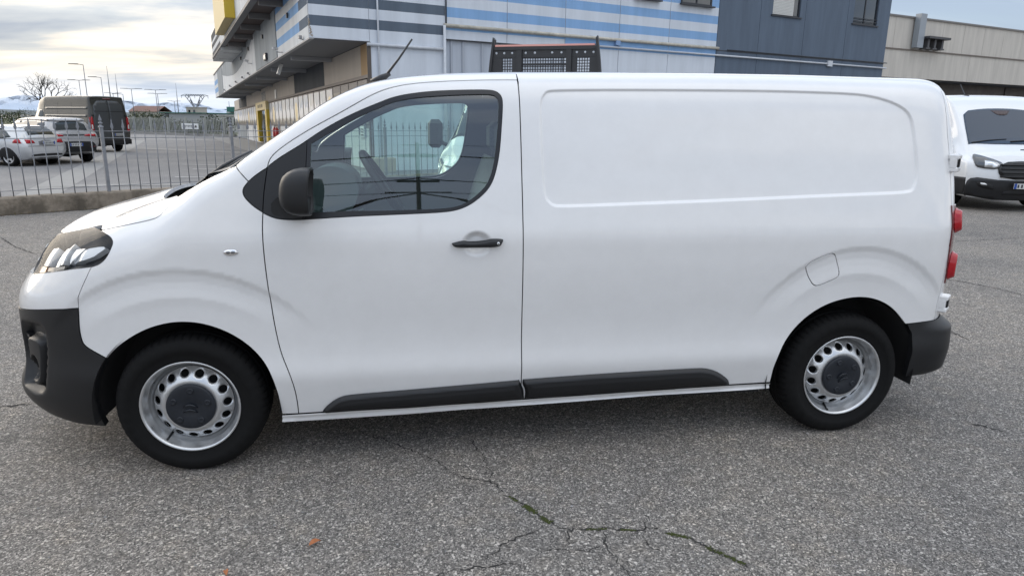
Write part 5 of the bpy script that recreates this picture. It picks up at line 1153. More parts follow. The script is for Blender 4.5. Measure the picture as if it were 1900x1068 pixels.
# outline points on the body surface (metres)
TR = {
 'door_front': [(0.408,0.074,1.410),(0.402,0.066,1.378),(0.392,0.051,1.314),(0.387,0.040,1.269),(0.382,0.027,1.212),(0.379,0.010,1.136),(0.379,0.016,1.166),(0.379,0.006,1.108),(0.380,0.001,1.028),(0.385,0.001,0.925),(0.393,0.006,0.820),(0.400,0.015,0.711),(0.413,0.020,0.615),(0.423,0.018,0.560),(0.443,0.015,0.506),(0.460,0.013,0.455),(0.422,0.019,0.572),(0.440,0.016,0.527),(0.458,0.012,0.467),(0.470,0.023,0.395),(0.473,0.039,0.327),(0.472,0.056,0.257)],
 'door_top': [(0.408,0.074,1.410),(0.414,0.082,1.439),(0.434,0.090,1.465),(0.463,0.096,1.489),(0.502,0.103,1.517),(0.547,0.111,1.546),(0.613,0.121,1.586),(0.678,0.130,1.620),(0.745,0.141,1.658),(0.811,0.153,1.696),(0.878,0.169,1.734),(0.958,0.184,1.763),(0.953,0.182,1.760),(1.055,0.200,1.780),(1.159,0.213,1.790),(1.299,0.220,1.799),(1.440,0.221,1.804),(1.529,0.219,1.805)],
 'door_rear': [(1.528,0.221,1.806),(1.530,0.197,1.781),(1.531,0.175,1.746),(1.530,0.117,1.577),(1.531,0.065,1.372),(1.532,0.023,1.196),(1.531,0.008,1.123),(1.535,0.006,0.814),(1.536,0.019,0.569),(1.536,0.023,0.392),(1.544,0.051,0.275)],
 'sill_top': [(0.397,0.056,0.254),(0.472,0.056,0.257),(0.582,0.056,0.256),(0.975,0.054,0.263),(1.542,0.051,0.277),(1.541,0.051,0.277),(2.082,0.048,0.290),(2.641,0.045,0.302),(2.874,0.044,0.303)],
 'sill_bot': [(0.393,0.066,0.214),(0.649,0.065,0.220),(0.974,0.064,0.225),(1.582,0.059,0.245),(1.500,0.059,0.243),(2.237,0.054,0.265),(2.882,0.052,0.270)],
 'mould_front': [(0.583,0.054,0.264),(0.587,0.051,0.275),(0.611,0.044,0.303),(0.645,0.038,0.330),(0.677,0.034,0.346),(0.722,0.032,0.355),(0.913,0.030,0.363),(1.239,0.027,0.378),(1.527,0.023,0.393),(1.541,0.031,0.360),(1.554,0.037,0.334),(1.558,0.051,0.277),(1.240,0.053,0.269),(0.975,0.054,0.263),(0.716,0.055,0.259),(0.589,0.056,0.256)],
 'mould_rear': [(1.543,0.023,0.395),(1.848,0.020,0.406),(2.140,0.019,0.412),(2.441,0.018,0.416),(2.487,0.018,0.413),(2.536,0.022,0.399),(2.588,0.029,0.369),(2.630,0.037,0.335),(2.640,0.044,0.306),(2.233,0.047,0.293),(1.860,0.048,0.286),(1.559,0.050,0.279),(1.561,0.037,0.333),(1.543,0.029,0.367)],
 'seal_out': [(0.579,0.103,1.524),(0.612,0.109,1.547),(0.658,0.117,1.576),(0.711,0.125,1.606),(0.777,0.134,1.640),(0.844,0.143,1.670),(0.911,0.150,1.696),(0.957,0.155,1.710),(0.952,0.157,1.714),(1.020,0.164,1.729),(1.088,0.171,1.739),(1.156,0.177,1.746),(1.260,0.181,1.752),(1.365,0.182,1.755),(1.407,0.180,1.754),(1.434,0.174,1.744),(1.449,0.164,1.724),(1.451,0.151,1.690),(1.443,0.125,1.609),(1.435,0.102,1.521),(1.425,0.085,1.454),(1.409,0.068,1.386),(1.387,0.055,1.332),(1.351,0.045,1.292),(1.308,0.037,1.259),(1.266,0.032,1.235),(1.211,0.028,1.219),(1.142,0.027,1.213),(1.007,0.026,1.208),(0.873,0.025,1.203),(0.832,0.024,1.202),(0.701,0.023,1.196),(0.552,0.021,1.187)],
 'quarter_low': [(0.552,0.021,1.187),(0.507,0.021,1.186),(0.456,0.021,1.189),(0.424,0.023,1.197),(0.393,0.027,1.212),(0.384,0.028,1.218)],
 'quarter_up': [(0.408,0.074,1.410),(0.450,0.082,1.443),(0.501,0.090,1.475),(0.540,0.096,1.498),(0.579,0.103,1.524)],
 'fquarter': [(0.384,0.028,1.218),(0.349,0.033,1.241),(0.319,0.040,1.270),(0.306,0.045,1.289),(0.302,0.049,1.308),(0.307,0.053,1.324),(0.327,0.059,1.349),(0.353,0.065,1.372),(0.385,0.070,1.394),(0.407,0.073,1.407)],
 'glass': [(0.597,0.099,1.511),(0.644,0.107,1.541),(0.710,0.117,1.577),(0.777,0.127,1.614),(0.843,0.136,1.647),(0.910,0.143,1.675),(0.884,0.143,1.671),(0.952,0.149,1.694),(1.019,0.156,1.709),(1.087,0.161,1.719),(1.225,0.169,1.730),(1.364,0.171,1.736),(1.406,0.170,1.735),(1.426,0.164,1.724),(1.434,0.156,1.703),(1.430,0.135,1.642),(1.420,0.109,1.548),(1.409,0.086,1.460),(1.392,0.068,1.386),(1.369,0.056,1.336),(1.337,0.048,1.302),(1.295,0.040,1.269),(1.253,0.034,1.245),(1.198,0.031,1.231),(1.075,0.030,1.226),(0.873,0.029,1.221),(0.767,0.029,1.223),(0.662,0.028,1.219),(0.585,0.028,1.215),(0.586,0.066,1.379)],
 'panel': [(1.625,0.160,1.715),(1.634,0.171,1.740),(1.655,0.179,1.756),(1.685,0.183,1.763),(1.770,0.185,1.767),(2.036,0.187,1.774),(2.534,0.189,1.781),(2.815,0.190,1.783),(2.984,0.188,1.782),(3.250,0.187,1.778),(3.363,0.178,1.763),(3.453,0.167,1.738),(3.520,0.153,1.703),(3.547,0.140,1.661),(3.556,0.127,1.615),(3.565,0.105,1.531),(3.573,0.074,1.406),(3.568,0.061,1.354),(3.547,0.049,1.307),(3.516,0.045,1.290),(3.362,0.043,1.284),(3.015,0.041,1.273),(2.511,0.036,1.254),(2.150,0.034,1.243),(1.706,0.031,1.230),(1.674,0.032,1.236),(1.649,0.037,1.255),(1.635,0.042,1.280),(1.628,0.062,1.359),(1.625,0.092,1.482),(1.623,0.133,1.635)],
 'flap': [(2.973,0.001,0.927),(2.985,0.000,0.952),(3.028,0.000,0.973),(3.086,0.000,0.995),(3.113,0.000,0.996),(3.131,0.000,0.982),(3.161,0.002,0.904),(3.159,0.003,0.879),(3.145,0.004,0.866),(3.102,0.005,0.848),(3.054,0.006,0.829),(3.030,0.005,0.833),(3.016,0.005,0.848),(2.994,0.003,0.882)],
 'flap_notch': [(3.159,0.002,0.904),(3.161,0.003,0.886),(3.146,0.004,0.869),(3.148,0.003,0.888)],
 'farch': [(-0.330,0.043,0.571),(-0.291,0.038,0.615),(-0.233,0.030,0.658),(-0.170,0.022,0.696),(-0.109,0.017,0.720),(-0.044,0.014,0.735),(0.020,0.013,0.737),(0.082,0.013,0.729),(0.150,0.016,0.706),(0.217,0.018,0.670),(0.278,0.020,0.620),(0.326,0.019,0.561),(0.356,0.015,0.509),(0.343,0.016,0.523),(0.379,0.013,0.446),(0.391,0.031,0.361),(0.393,0.054,0.263)],
 'rarch': [(2.869,0.039,0.327),(2.866,0.021,0.402),(2.883,0.013,0.479),(2.922,0.018,0.557),(2.982,0.020,0.635),(3.055,0.016,0.695),(3.138,0.013,0.737),(3.233,0.011,0.759),(3.309,0.010,0.762),(3.373,0.011,0.754),(3.449,0.014,0.728),(3.522,0.018,0.681),(3.590,0.021,0.607)],
 'rb_arch': [(3.599,0.021,0.607),(3.634,0.020,0.553),(3.642,0.016,0.491),(3.651,0.027,0.391),(3.660,0.047,0.308)],
 'bump_black': [(-0.427,0.056,0.800),(-0.431,0.059,0.754),(-0.435,0.065,0.696),(-0.432,0.066,0.658),(-0.424,0.065,0.630),(-0.390,0.056,0.606),(-0.330,0.043,0.571)],
 'bump_gap': [(-0.344,0.051,0.986),(-0.366,0.050,0.947),(-0.396,0.052,0.894),(-0.419,0.055,0.849),(-0.425,0.055,0.817),(-0.427,0.056,0.800)],
 'bump_arch': [(-0.330,0.043,0.571),(-0.356,0.046,0.528),(-0.380,0.047,0.476),(-0.396,0.054,0.416),(-0.410,0.065,0.365),(-0.412,0.074,0.328),(-0.410,0.089,0.274),(-0.397,0.105,0.222)],
 'head': [(-0.717,0.312,0.910),(-0.723,0.370,0.943),(-0.728,0.393,0.973),(-0.714,0.406,1.005),(-0.703,0.440,1.025),(-0.695,0.479,1.040),(-0.623,0.399,1.068),(-0.591,0.374,1.079),(-0.504,0.326,1.102),(-0.430,0.290,1.116),(-0.389,0.268,1.123),(-0.352,0.233,1.124),(-0.305,0.171,1.121),(-0.264,0.109,1.110),(-0.249,0.075,1.092),(-0.251,0.060,1.075),(-0.266,0.045,1.042),(-0.286,0.041,1.015),(-0.314,0.044,0.995),(-0.344,0.051,0.986),(-0.436,0.084,0.971),(-0.592,0.177,0.937),(-0.680,0.261,0.916)],
 'hood_side': [(-0.591,0.374,1.079),(-0.503,0.323,1.102),(-0.428,0.287,1.116),(-0.389,0.267,1.123),(-0.351,0.231,1.124),(-0.325,0.202,1.124),(-0.203,0.132,1.156),(-0.134,0.099,1.172),(-0.083,0.084,1.185),(-0.059,0.082,1.197),(-0.045,0.091,1.212),(-0.020,0.114,1.241),(0.004,0.170,1.276)],
 'apillar': [(0.269,0.115,1.412),(0.329,0.059,1.350)],
 'handle': [(1.202,0.002,1.075),(1.207,0.003,1.078),(1.246,0.003,1.087),(1.260,0.004,1.088),(1.274,0.003,1.084),(1.309,0.003,1.084),(1.345,0.003,1.087),(1.364,0.004,1.090),(1.380,0.004,1.095),(1.434,0.004,1.093),(1.439,0.003,1.087),(1.434,0.003,1.076),(1.427,0.002,1.062),(1.415,0.002,1.058),(1.392,0.001,1.054),(1.321,0.001,1.054),(1.251,0.001,1.054),(1.220,0.002,1.057),(1.208,0.002,1.063)],
}
TR = {k: np.array(v) for k, v in TR.items()}
# ------------------------------------------------------------------ the white panel van in the foreground
def sz(p):
    p = np.atleast_2d(p)
    s = np.where(p[:, 0] < 0, -np.arctan2(-p[:, 0], .96-p[:, 1]), np.where(p[:, 0] > XR, XR+np.arctan2(p[:, 0]-XR, .96-p[:, 1]), p[:, 0]))
    return np.stack([s, p[:, 2]], 1)
SZ = {k: sz(v) for k, v in TR.items()}
XZ = {k: v[:, [0, 2]] for k, v in TR.items()}

PANEL = None; CUP = (1.318, 1.071, .074, .062)
def disp(x, z):
    """pressed shapes of the flank: wheel-arch eyebrows, stamped side panel, handle cup (metres inward)"""
    d = arch_bulge(x, z, 0.0, .325, .4, .70, .655)+arch_bulge(x, z, 3.275, .325, .4, .655, .705)
    m = (x > 1.5) & (x < 3.7) & (z > 1.1)
    if m.any():
        q = seg_sdf(x[m], z[m], PANEL); d[m] += .011*sstep(.003, -.014, q)
    q = np.sqrt(((x-CUP[0])/CUP[2])**2+((z-CUP[1])/CUP[3])**2)
    return d+.028*sstep(1.0, .45, q)
PANEL = smooth_poly(np.delete(XZ['panel'], 1, 0), 2, 60)
CHART = {'flank': flank, 'rail': railside, 'top': topside}
VAN = thing('panel_van', 'glossy white panel van filling the foreground, seen side on with black plastic bumpers', 'van', (1.6, .96, 0))
VB = np.array([1.6, .96, 0])
def surface(chart, q, off=0., use_disp=True, field=None):
    """points and normals of the body at chart coordinates q"""
    p = CHART[chart](q[:, 0], q[:, 1])
    bad = np.isnan(p).any(1)
    if bad.any():
        good = np.where(~bad)[0]
        for i in np.where(bad)[0]:
            j = good[np.argmin(((q[good]-q[i])**2).sum(1))]; p[i] = p[j]
    n = normal(p)
    if use_disp and chart == 'flank':
        x, z = p[:, 0].copy(), p[:, 2].copy(); e = .002
        sd = np.where(p[:, 1] < .96, 1, -1)
        d0 = disp(x, z); dx = (disp(x+e, z)-disp(x-e, z))/(2*e); dz = (disp(x, z+e)-disp(x, z-e))/(2*e)
        act = np.abs(n[:, 1]) > .2
        p[:, 1] += np.where(act, d0*sd, 0)
        ny = np.where(act, n[:, 1], 1)
        gx = -n[:, 0]/ny*sd; gz = -n[:, 2]/ny*sd
        m = np.stack([(gx+dx), -np.ones(len(p)), (gz+dz)], 1); m[:, 1] *= sd
        m /= np.linalg.norm(m, axis=1)[:, None]
        n = np.where(act[:, None], m, n)
    o = off if np.isscalar(off) else off(q)
    if not (np.isscalar(o) and o == 0): p = p+n*(np.asarray(o).reshape(-1, 1) if not np.isscalar(o) else o)
    return p, n
def shell(name, chart, poly, m, h=.02, gap=.002, flange=.018, holes=(), off=0., parent=None, mirror=True, sym=False, analytic=True, use_disp=True, label=None, edge=.012, extra=()):
    """one pressed panel of the body: conforming triangulation, exact normals, folded edges"""
    h = (h, h) if np.isscalar(h) else h
    poly = np.array(poly, float)
    if area(poly) < 0: poly = poly[::-1]
    if gap: poly = inset_poly(densify(poly, edge*2), gap)
    poly = densify(poly, edge)
    H = []
    for hp in holes:
        hp = np.array(hp, float)
        hp = hp if area(hp) < 0 else hp[::-1]
        H.append(densify(inset_poly(hp, -gap)[::-1] if gap else hp, edge))
    v2, f = triangulate(poly, H, h, extra)
    p, n = surface(chart, v2, off, use_disp)
    # orient outward
    t = p[f]; fn = np.cross(t[:, 1]-t[:, 0], t[:, 2]-t[:, 0])
    if (fn*n[f[:, 0]]).sum() < 0: f = f[:, ::-1]
    V = [tuple(a) for a in p]; F_ = [tuple(a) for a in f]; N = [tuple(a) for a in n]
    if not analytic:
        acc = np.zeros_like(p); t = p[f]; fn = np.cross(t[:, 1]-t[:, 0], t[:, 2]-t[:, 0])
        for k in range(3): np.add.at(acc, f[:, k], fn)
        acc /= np.maximum(np.linalg.norm(acc, axis=1), 1e-12)[:, None]; N = [tuple(a) for a in acc]; n = acc
    if flange:
        cnt = {}
        for tri in F_:
            for a, b in ((tri[0], tri[1]), (tri[1], tri[2]), (tri[2], tri[0])):
                k = (min(a, b), max(a, b)); cnt[k] = None if k in cnt else (a, b)
        for k, e in cnt.items():
            if e is None: continue
            a, b = e; pa, pb = p[a], p[b]; ia, ib = pa-n[a]*flange, pb-n[b]*flange
            fnm = np.cross(pb-pa, n[a]); fnm = fnm/max(np.linalg.norm(fnm), 1e-9)
            i = len(V); V += [tuple(pa), tuple(ia), tuple(ib), tuple(pb)]; F_.append((i, i+1, i+2, i+3)); N += [tuple(fnm)]*4
    out = []
    for mir in ((False, True) if mirror else (False,)):
        A = np.array(V); NN = np.array(N)
        if mir: A[:, 1] = 1.92-A[:, 1]; NN = NN*[1, -1, 1]
        A = A-VB
        me = bpy.data.meshes.new(name); me.from_pydata(A.tolist(), [], [q[::-1] for q in F_] if mir else F_)
        me.polygons.foreach_set('use_smooth', [True]*len(F_)); me.update()
        me.normals_split_custom_set_from_vertices(NN.tolist())
        o = link(name, me, parent or VAN, m)
        if label: o['label'] = label
        out.append(o)
    return out
def vpart(mb, name, m, parent=None, mirror=False):
    """a part built in world metres, hung on the van"""
    o = mb.build(name, m, parent or VAN, tuple(VB))
    if mirror:
        k = MB(); k.v = [(a, 1.92-b, c) for a, b, c in mb.v]; k.f = [q[::-1] for q in mb.f]; k.m = mb.m; k.sm = mb.sm
        return o, k.build(name, m, parent or VAN, tuple(VB))
    return o
def on_flank(pts, off=0.): return surface('flank', np.array(pts, float), off)[0]
def spl(p, n=6, sg=.8):
    p = np.array(p, float); P_ = np.vstack([2*p[0]-p[1], p, 2*p[-1]-p[-2]]); o = []
    for i in range(1, len(P_)-2):
        a, b, c, d = P_[i-1:i+3]
        for t in np.linspace(0, 1, n, endpoint=False): o.append(.5*(2*b+(c-a)*t+(2*a-5*b+4*c-d)*t*t+(3*b-a-3*c+d)*t**3))
    o.append(p[-1]); o = np.array(o)
    for _ in range(int(n*sg*4)): o[1:-1] = o[1:-1]*.5+(o[:-2]+o[2:])*.25
    return o
HP = math.pi/2; BACK = XR+HP
def cat(*a): return np.concatenate([np.atleast_2d(np.array(x, float)) for x in a])
DF = np.array([(.408, 1.41), (.400, 1.36), (.392, 1.314), (.387, 1.265), (.384, 1.218), (.3805, 1.18), (.379, 1.13), (.380, 1.04), (.384, .94), (.390, .82), (.400, .71), (.411, .612), (.424, .555), (.441, .506), (.457, .456), (.468, .394), (.473, .327), (.472, .257)])
DFq = DF[4].copy(); DF = np.vstack([spl(DF[:5], 2, .3)[:-1], spl(DF[4:], 5)]); NQ = int(np.argmin(((DF-DFq)**2).sum(1)))
DRR = np.array([(1.529, 1.805), (1.530, 1.78), (1.531, 1.70), (1.5315, 1.57), (1.532, 1.37), (1.5325, 1.2), (1.534, .9), (1.5355, .6), (1.538, .40), (1.542, .277)])
DT = np.delete(SZ['door_top'], 12, 0); DT[0] = (.408, 1.41); DT[-1] = (1.529, 1.805); DT = spl(DT, 5)
SEAL = spl(np.delete(SZ['seal_out'], [7], 0), 4, .6); QU = spl(SZ['quarter_up'], 3, .4)
QL = spl(SZ['quarter_low'], 4, .5); FQ = spl(SZ['fquarter'], 4, .5)
# door with its window frame
door = shell('door', 'flank', cat(QU[:-1], SEAL, QL[1:-1], DF[NQ:], [(.975, .263)], DRR[::-1], DT[1:-1][::-1]), PAINT, h=(.02, .014), gap=.0028, extra=[np.array([(CUP[0]+CUP[2]*r_*math.cos(a), CUP[1]+CUP[3]*r_*math.sin(a)) for a in np.linspace(0, 6.2, 44)]) for r_ in (1.03, .93, .83, .73, .63, .53, .43)])
BBL = spl(SZ['bump_black'], 4, .4); FARCH = spl(SZ['farch'][[0, 1, 2, 3, 4, 5, 6, 7, 8, 9, 10, 11, 12, 14, 15]], 5); APL = np.stack([np.linspace(.327, .269, 12), np.linspace(1.349, 1.412, 12)], 1); HS = spl(SZ['hood_side'][5:], 4, .6)
fen = cat(FARCH, [(.397, .258)], [(.472, .257)], DF[NQ:-1][::-1], FQ[1:25], APL,
          [(.2, 1.385), (.12, 1.343), (.06, 1.308)], HS[::-1], spl(SZ['head'][12:20], 5, .5), SZ['bump_gap'][1:], BBL[1:-1])
shell('front_wing', 'flank', fen, PAINT, h=(.018, .014), gap=.0022, edge=.010, flange=.009)
# black quarter trims and window seal
shell('quarter_trim', 'flank', cat(DF[:NQ+1], FQ[1:-1]), BLACKP, gap=.0025)
shell('mirror_base', 'flank', cat(DF[:NQ+1][::-1], QU[1:-1], [(.579, 1.524)], [(.570, 1.40), (.566, 1.30), (.556, 1.187)], QL[1:-1]), BLACKP, gap=.002, off=.002)
GL = smooth_poly(np.delete(SZ['glass'], [6, -3], 0), 2, 50)
shell('window_seal', 'flank', smooth_poly(cat([(.579, 1.524)], SEAL[1:-1], [(.558, 1.187)], [(.566, 1.30), (.571, 1.40)]), 2, 45), BLACKG, h=.02, gap=0, flange=.012, holes=[GL], off=.001)
glass = shell('side_window', 'flank', GL, GLASS, h=.04, gap=-.004, flange=0, off=-.004)
# cargo flank
iso = np.array([(x, 1.80) for x in np.linspace(1.56, 3.70, 40)])
RRL = np.array([(3.862, 1.80), (3.85, 1.765), (3.828, 1.70), (3.808, 1.58), (3.797, 1.40), (3.781, 1.22), (3.772, 1.0), (3.772, .80), (3.775, .612)])
RA = spl(SZ['rarch'], 5)
flp = smooth_poly(SZ['flap'], 2, 40)
RECESS = []
for d_ in (-.006, -.002, .002, .006, .010, .014, .018):
    q_ = densify(inset_poly(densify(PANEL, .02), d_), .011); q_ = flank(q_[:, 0], q_[:, 1]) if False else q_
    RECESS.append(np.stack([np.where(q_[:, 0] > XR, XR+np.arctan2(q_[:, 0]-XR, .96-YS(q_[:, 1])-.004), q_[:, 0]), q_[:, 1]], 1))
side = cat([(1.542, .277)], [(2.082, .290), (2.641, .302), (2.869, .305)], RA, [(3.602, .607)], [(3.69, .612)], RRL[::-1], iso[::-1], [(1.533, 1.805)], DRR[1:-1])
shell('side_panel', 'flank', side, PAINT, h=(.017, .010), gap=.0024, edge=.010, holes=[flp], extra=RECESS, flange=.010)
shell('fuel_flap', 'flank', flp, PAINT, h=.012, gap=.0022, flange=.01, off=.0005)
vpart(MB().prism([(3.147, .868), (3.160, .884), (3.161, .904), (3.150, .886)], .012, .03), 'flap_notch', DARK)
# cant rail with the A-pillar, roof, windscreen, bonnet
def xw(p): p = np.atleast_2d(p); c = .7071068; return np.stack([p[:, 0], c*(p[:, 1]-.96)+c*(p[:, 2]-1.0)], 1)
ditch = topside(np.array([.33, .40, .60, .82, 1.0, 1.25, 1.5325]), np.array([.185, .225, .275, .315, .30, .285, .28]))
_f = lambda q: xw(flank(q[:, 0], q[:, 1]))
rail = cat(_f(FQ[25:-1]), _f(DT), xw(ditch[::-1]), _f(APL[::-1]))
shell('cant_rail', 'rail', rail, PAINT, h=(.02, .012), gap=.0022)
rim = flank(np.linspace(1.56, 3.70, 90), np.full(90, 1.7974)); rimr = flank(np.linspace(3.72, BACK, 60), np.full(60, 1.7972)); rimr[-1, 1] = .96
wtop = np.array([(.74, .96), (.745, .75), (.765, .55), (.82, .318)])
half = cat(wtop, ditch[4:, :2], [(1.533, .28)], [(1.5335, rim[0, 1])], rim[:, :2], rimr[:, :2])
full = cat(half, (half*[1, -1]+[0, 1.92])[::-1][1:-1])
shell('roof', 'top', full, PAINT, h=(.03, .018), gap=0, flange=0, mirror=False, use_disp=False)
wl = cat([(.74, .96), (.745, .75), (.765, .55), (.82, .318)], ditch[:3][::-1][:, :2], [(.24, .17), (.12, .25), (.02, .40), (-.05, .62), (-.08, .96)])
shell('windscreen', 'top', cat(wl, (wl*[1, -1]+[0, 1.92])[::-1][1:-1]), GLASS, h=.03, gap=.003, flange=0, mirror=False, use_disp=False, off=-.003)
hs = np.vstack([TR['hood_side'][:5, :2], flank(HS[:, 0], HS[:, 1])[:, :2]])
hb = cat([(-.735, .96), (-.722, .75), (-.68, .56), (-.635, .45)], hs, [(-.06, .29), (-.13, .42), (-.19, .55), (-.215, .75), (-.22, .96)])
shell('bonnet', 'top', smooth_poly(cat(hb, (hb*[1, -1]+[0, 1.92])[::-1][1:-1]), 2, 60), PAINT, h=.022, gap=.003, mirror=False, use_disp=False)
cw = cat([(-.16, .96), (-.15, .7), (-.10, .5), (-.02, .31), (.03, .19), (.14, .15), (.30, .20), (.20, .30), (.05, .5), (0, .7), (-.02, .96)])
shell('cowl', 'top', cat(cw, (cw*[1, -1]+[0, 1.92])[::-1][1:-1]), BLACKP, h=.03, gap=0, flange=0, mirror=False, use_disp=False, off=-.03)
fb = np.array([(.24, .172), (.12, .252), (.02, .402), (-.05, .62), (-.08, .96)]); fb2 = fb+np.array([.075, .02])
fb2[-1] = (-.005, .96)
fbl = cat(fb, fb2[::-1])
shell('windscreen_band', 'top', fbl, BLACKG, h=.02, gap=0, flange=0, mirror=True, use_disp=False, off=.0015)
# wipers
for k, (x0, y0) in enumerate(((.06, .34), (.0, .62))):
    pts = topside(np.array([x0-.02, x0+.07, x0+.10, x0+.12]), np.array([y0, y0+.10, y0+.30, y0+.52]))+[0, 0, .018]
    pts[0, 2] -= .02
    vpart(MB().tube(pts, [.014, .009, .007, .005], 6), 'wiper', BLACKP)
    vpart(MB().tube(pts+[.03, 0, .0], .006, 5), 'wiper', BLACKP)
# sill and mouldings
stp = cat([(.397, .256)], [(.472, .257), (.975, .263), (1.542, .277), (2.082, .290), (2.641, .302), (2.868, .305)], [(2.868, .272), (2.24, .264), (1.55, .243), (.974, .222), (.649, .216), (.393, .214)])
shell('sill', 'flank', stp, PAINT, h=.01, gap=.001, off=lambda q: .004+.006*np.sin(np.clip((q[:, 1]-.214-.0225*(q[:, 0]-.39))/.036, 0, 1)*9.0), analytic=False, flange=0)
def mould_off(top):
    def g(q):
        d = -seg_sdf(q[:, 0], q[:, 1], top)
        return .004+.020*sstep(0, .016, d)+.006*sstep(.02, .045, d)
    return g
for k in ('mould_front', 'mould_rear'):
    P_ = smooth_poly(SZ[k], 2, 40); shell('side_moulding', 'flank', P_, BLACKP, h=.008, gap=.001, off=mould_off(P_), analytic=False, flange=.03, edge=.008)
# front bumper
BL = np.array([(-HP, .722), (-1.2, .724), (-.937, .735), (-.75, .762), (-.643, .777), (-.559, .788), (-.441, .80)])
HD = cat([(-.80, .912), (-.885, .935), (-.93, .965), (-.955, 1.0), (-.965, 1.035), (-.93, 1.058), (-.86, 1.070), (-.79, 1.079)], SZ['head'][8:])
HD = smooth_poly(HD, 3, 75); HD = inset_poly(densify(HD, .02), -.0045)
shell('bumper_cover', 'flank', cat(BL, SZ['bump_gap'][:-1][::-1], [(-.462, .971), (-.647, .937), (-.80, .910), (-1.0, .895), (-HP, .89)]), PAINT, h=.018, gap=.0018)
pocket = np.array([(-.86, .69), (-.80, .705), (-.703, .712), (-.655, .703), (-.637, .675), (-.640, .606), (-.665, .47), (-.68, .40), (-.703, .372), (-.744, .358), (-.80, .36), (-.90, .37), (-.95, .5), (-.93, .62)])
pocket = smooth_poly(pocket, 2, 60)
def bump_off(q):
    d = seg_sdf(q[:, 0], q[:, 1], pocket)
    return .004-.045*sstep(.002, -.03, d)
shell('bumper', 'flank', cat(BL[::-1][:0], [(-HP, .722)], BL[1:], BBL[1:], SZ['bump_arch'][1:-2], [(-.438, .222)], [(-.6, .222), (-.8, .245), (-1.0, .27), (-1.3, .285), (-HP, .29)]), BLACKP, h=.014, gap=.0015, off=bump_off, analytic=False, flange=.03)
# fog-lamp pod and intake slats inside the bumper pocket
pod = smooth_poly(np.array([(-.84, .628), (-.78, .645), (-.70, .640), (-.672, .60), (-.690, .47), (-.705, .40), (-.745, .378), (-.80, .385), (-.835, .45), (-.85, .55)]), 2, 60)
lampo = np.array([(-.775+.047*math.cos(a), .478+.058*math.sin(a)) for a in np.linspace(0, 2*math.pi, 20, endpoint=False)])
def pod_off(q):
    d = -seg_sdf(q[:, 0], q[:, 1], pod); l = seg_sdf(q[:, 0], q[:, 1], lampo)
    return -.04+.04*sstep(0, .03, d)-.05*sstep(.004, -.012, l)
shell('fog_lamp_pod', 'flank', pod, BLACKP, h=.006, gap=0, off=pod_off, analytic=False, flange=.02, edge=.008)
shell('fog_lamp', 'flank', np.array([(-.775+.03*math.cos(a), .478+.04*math.sin(a)) for a in np.linspace(0, 2*math.pi, 20, endpoint=False)]), mat('fog_lens', (.25, .26, .28), .15, coat=1), h=.012, gap=0, off=-.028, analytic=False)
for zc in (.60, .545, .49):
    shell('intake_slat', 'flank', np.array([(-1.0, zc), (-.84, zc+.006), (-.84, zc+.02), (-1.0, zc+.014)]), BLACKG, h=.02, gap=0, off=-.012, analytic=False, flange=.03)
shell('grille', 'flank', np.array([(-HP, .892), (-1.0, .897), (-.805, .914), (-.89, .937), (-.94, .965), (-.962, 1.0), (-.97, 1.035), (-1.0, 1.06), (-1.25, 1.07), (-HP, 1.075)]), BLACKG, h=.02, gap=.001, off=-.012)
for zc in (.94, 1.0): shell('grille_bar', 'flank', np.array([(-HP, zc), (-.98, zc), (-.98, zc+.014), (-HP, zc+.014)]), CHROME, h=.03, gap=0, off=.0, flange=.012)
# headlamp: bowl, reflectors, lens
HB = shell('headlamp', 'flank', HD, mat('lamp_bowl', (.034, .036, .040), .5, spec=.12), h=.02, gap=.001, off=lambda q: -.004-.06*sstep(0, .04, -seg_sdf(q[:, 0], q[:, 1], HD)), analytic=False, flange=.0)
REFL = mat('lamp_reflector', (.88, .89, .90), .25, metal=.5)
def lamp_bit(name, poly, m, off, fl=.03):
    for i, o in enumerate(shell(name, 'flank', smooth_poly(np.array(poly), 1, 60), m, h=.012, gap=0, off=off, analytic=False, flange=fl, edge=.01)): o.parent = HB[i]
lamp_bit('reflector', [(-.805, 1.030), (-.727, 1.045), (-.727, .962), (-.81, .952)], REFL, -.026)
lamp_bit('reflector', [(-.668, 1.058), (-.572, 1.075), (-.566, .985), (-.672, .966)], REFL, lambda q: -.042+.02*sstep(-.66, -.56, q[:, 0]))
lamp_bit('reflector', [(-.545, 1.062), (-.48, 1.070), (-.535, .992), (-.548, 1.02)], REFL, -.034)
lamp_bit('light_guide', [(-.455, 1.062), (-.345, 1.080), (-.328, 1.070), (-.395, 1.020), (-.535, .997)], mat('light_guide', (.75, .77, .79), .12, coat=1), lambda q: -.022-.03*sstep(-.42, -.56, q[:, 0]))
lamp_bit('indicator', [(-.80, .950), (-.70, .958), (-.70, .934), (-.80, .922)], mat('amber_lens', (.38, .12, .03), .2, coat=1), -.018)
lamp_bit('reflector', [(-.695, .957), (-.545, .979), (-.548, .962), (-.695, .935)], mat('lamp_trim', (.42, .40, .37), .3, metal=.6), -.022)
lens = shell('lamp_lens', 'flank', HD, CLEAR, h=.025, gap=.001, flange=.0, off=.001)
for i, o in enumerate(lens): o.parent = HB[i]
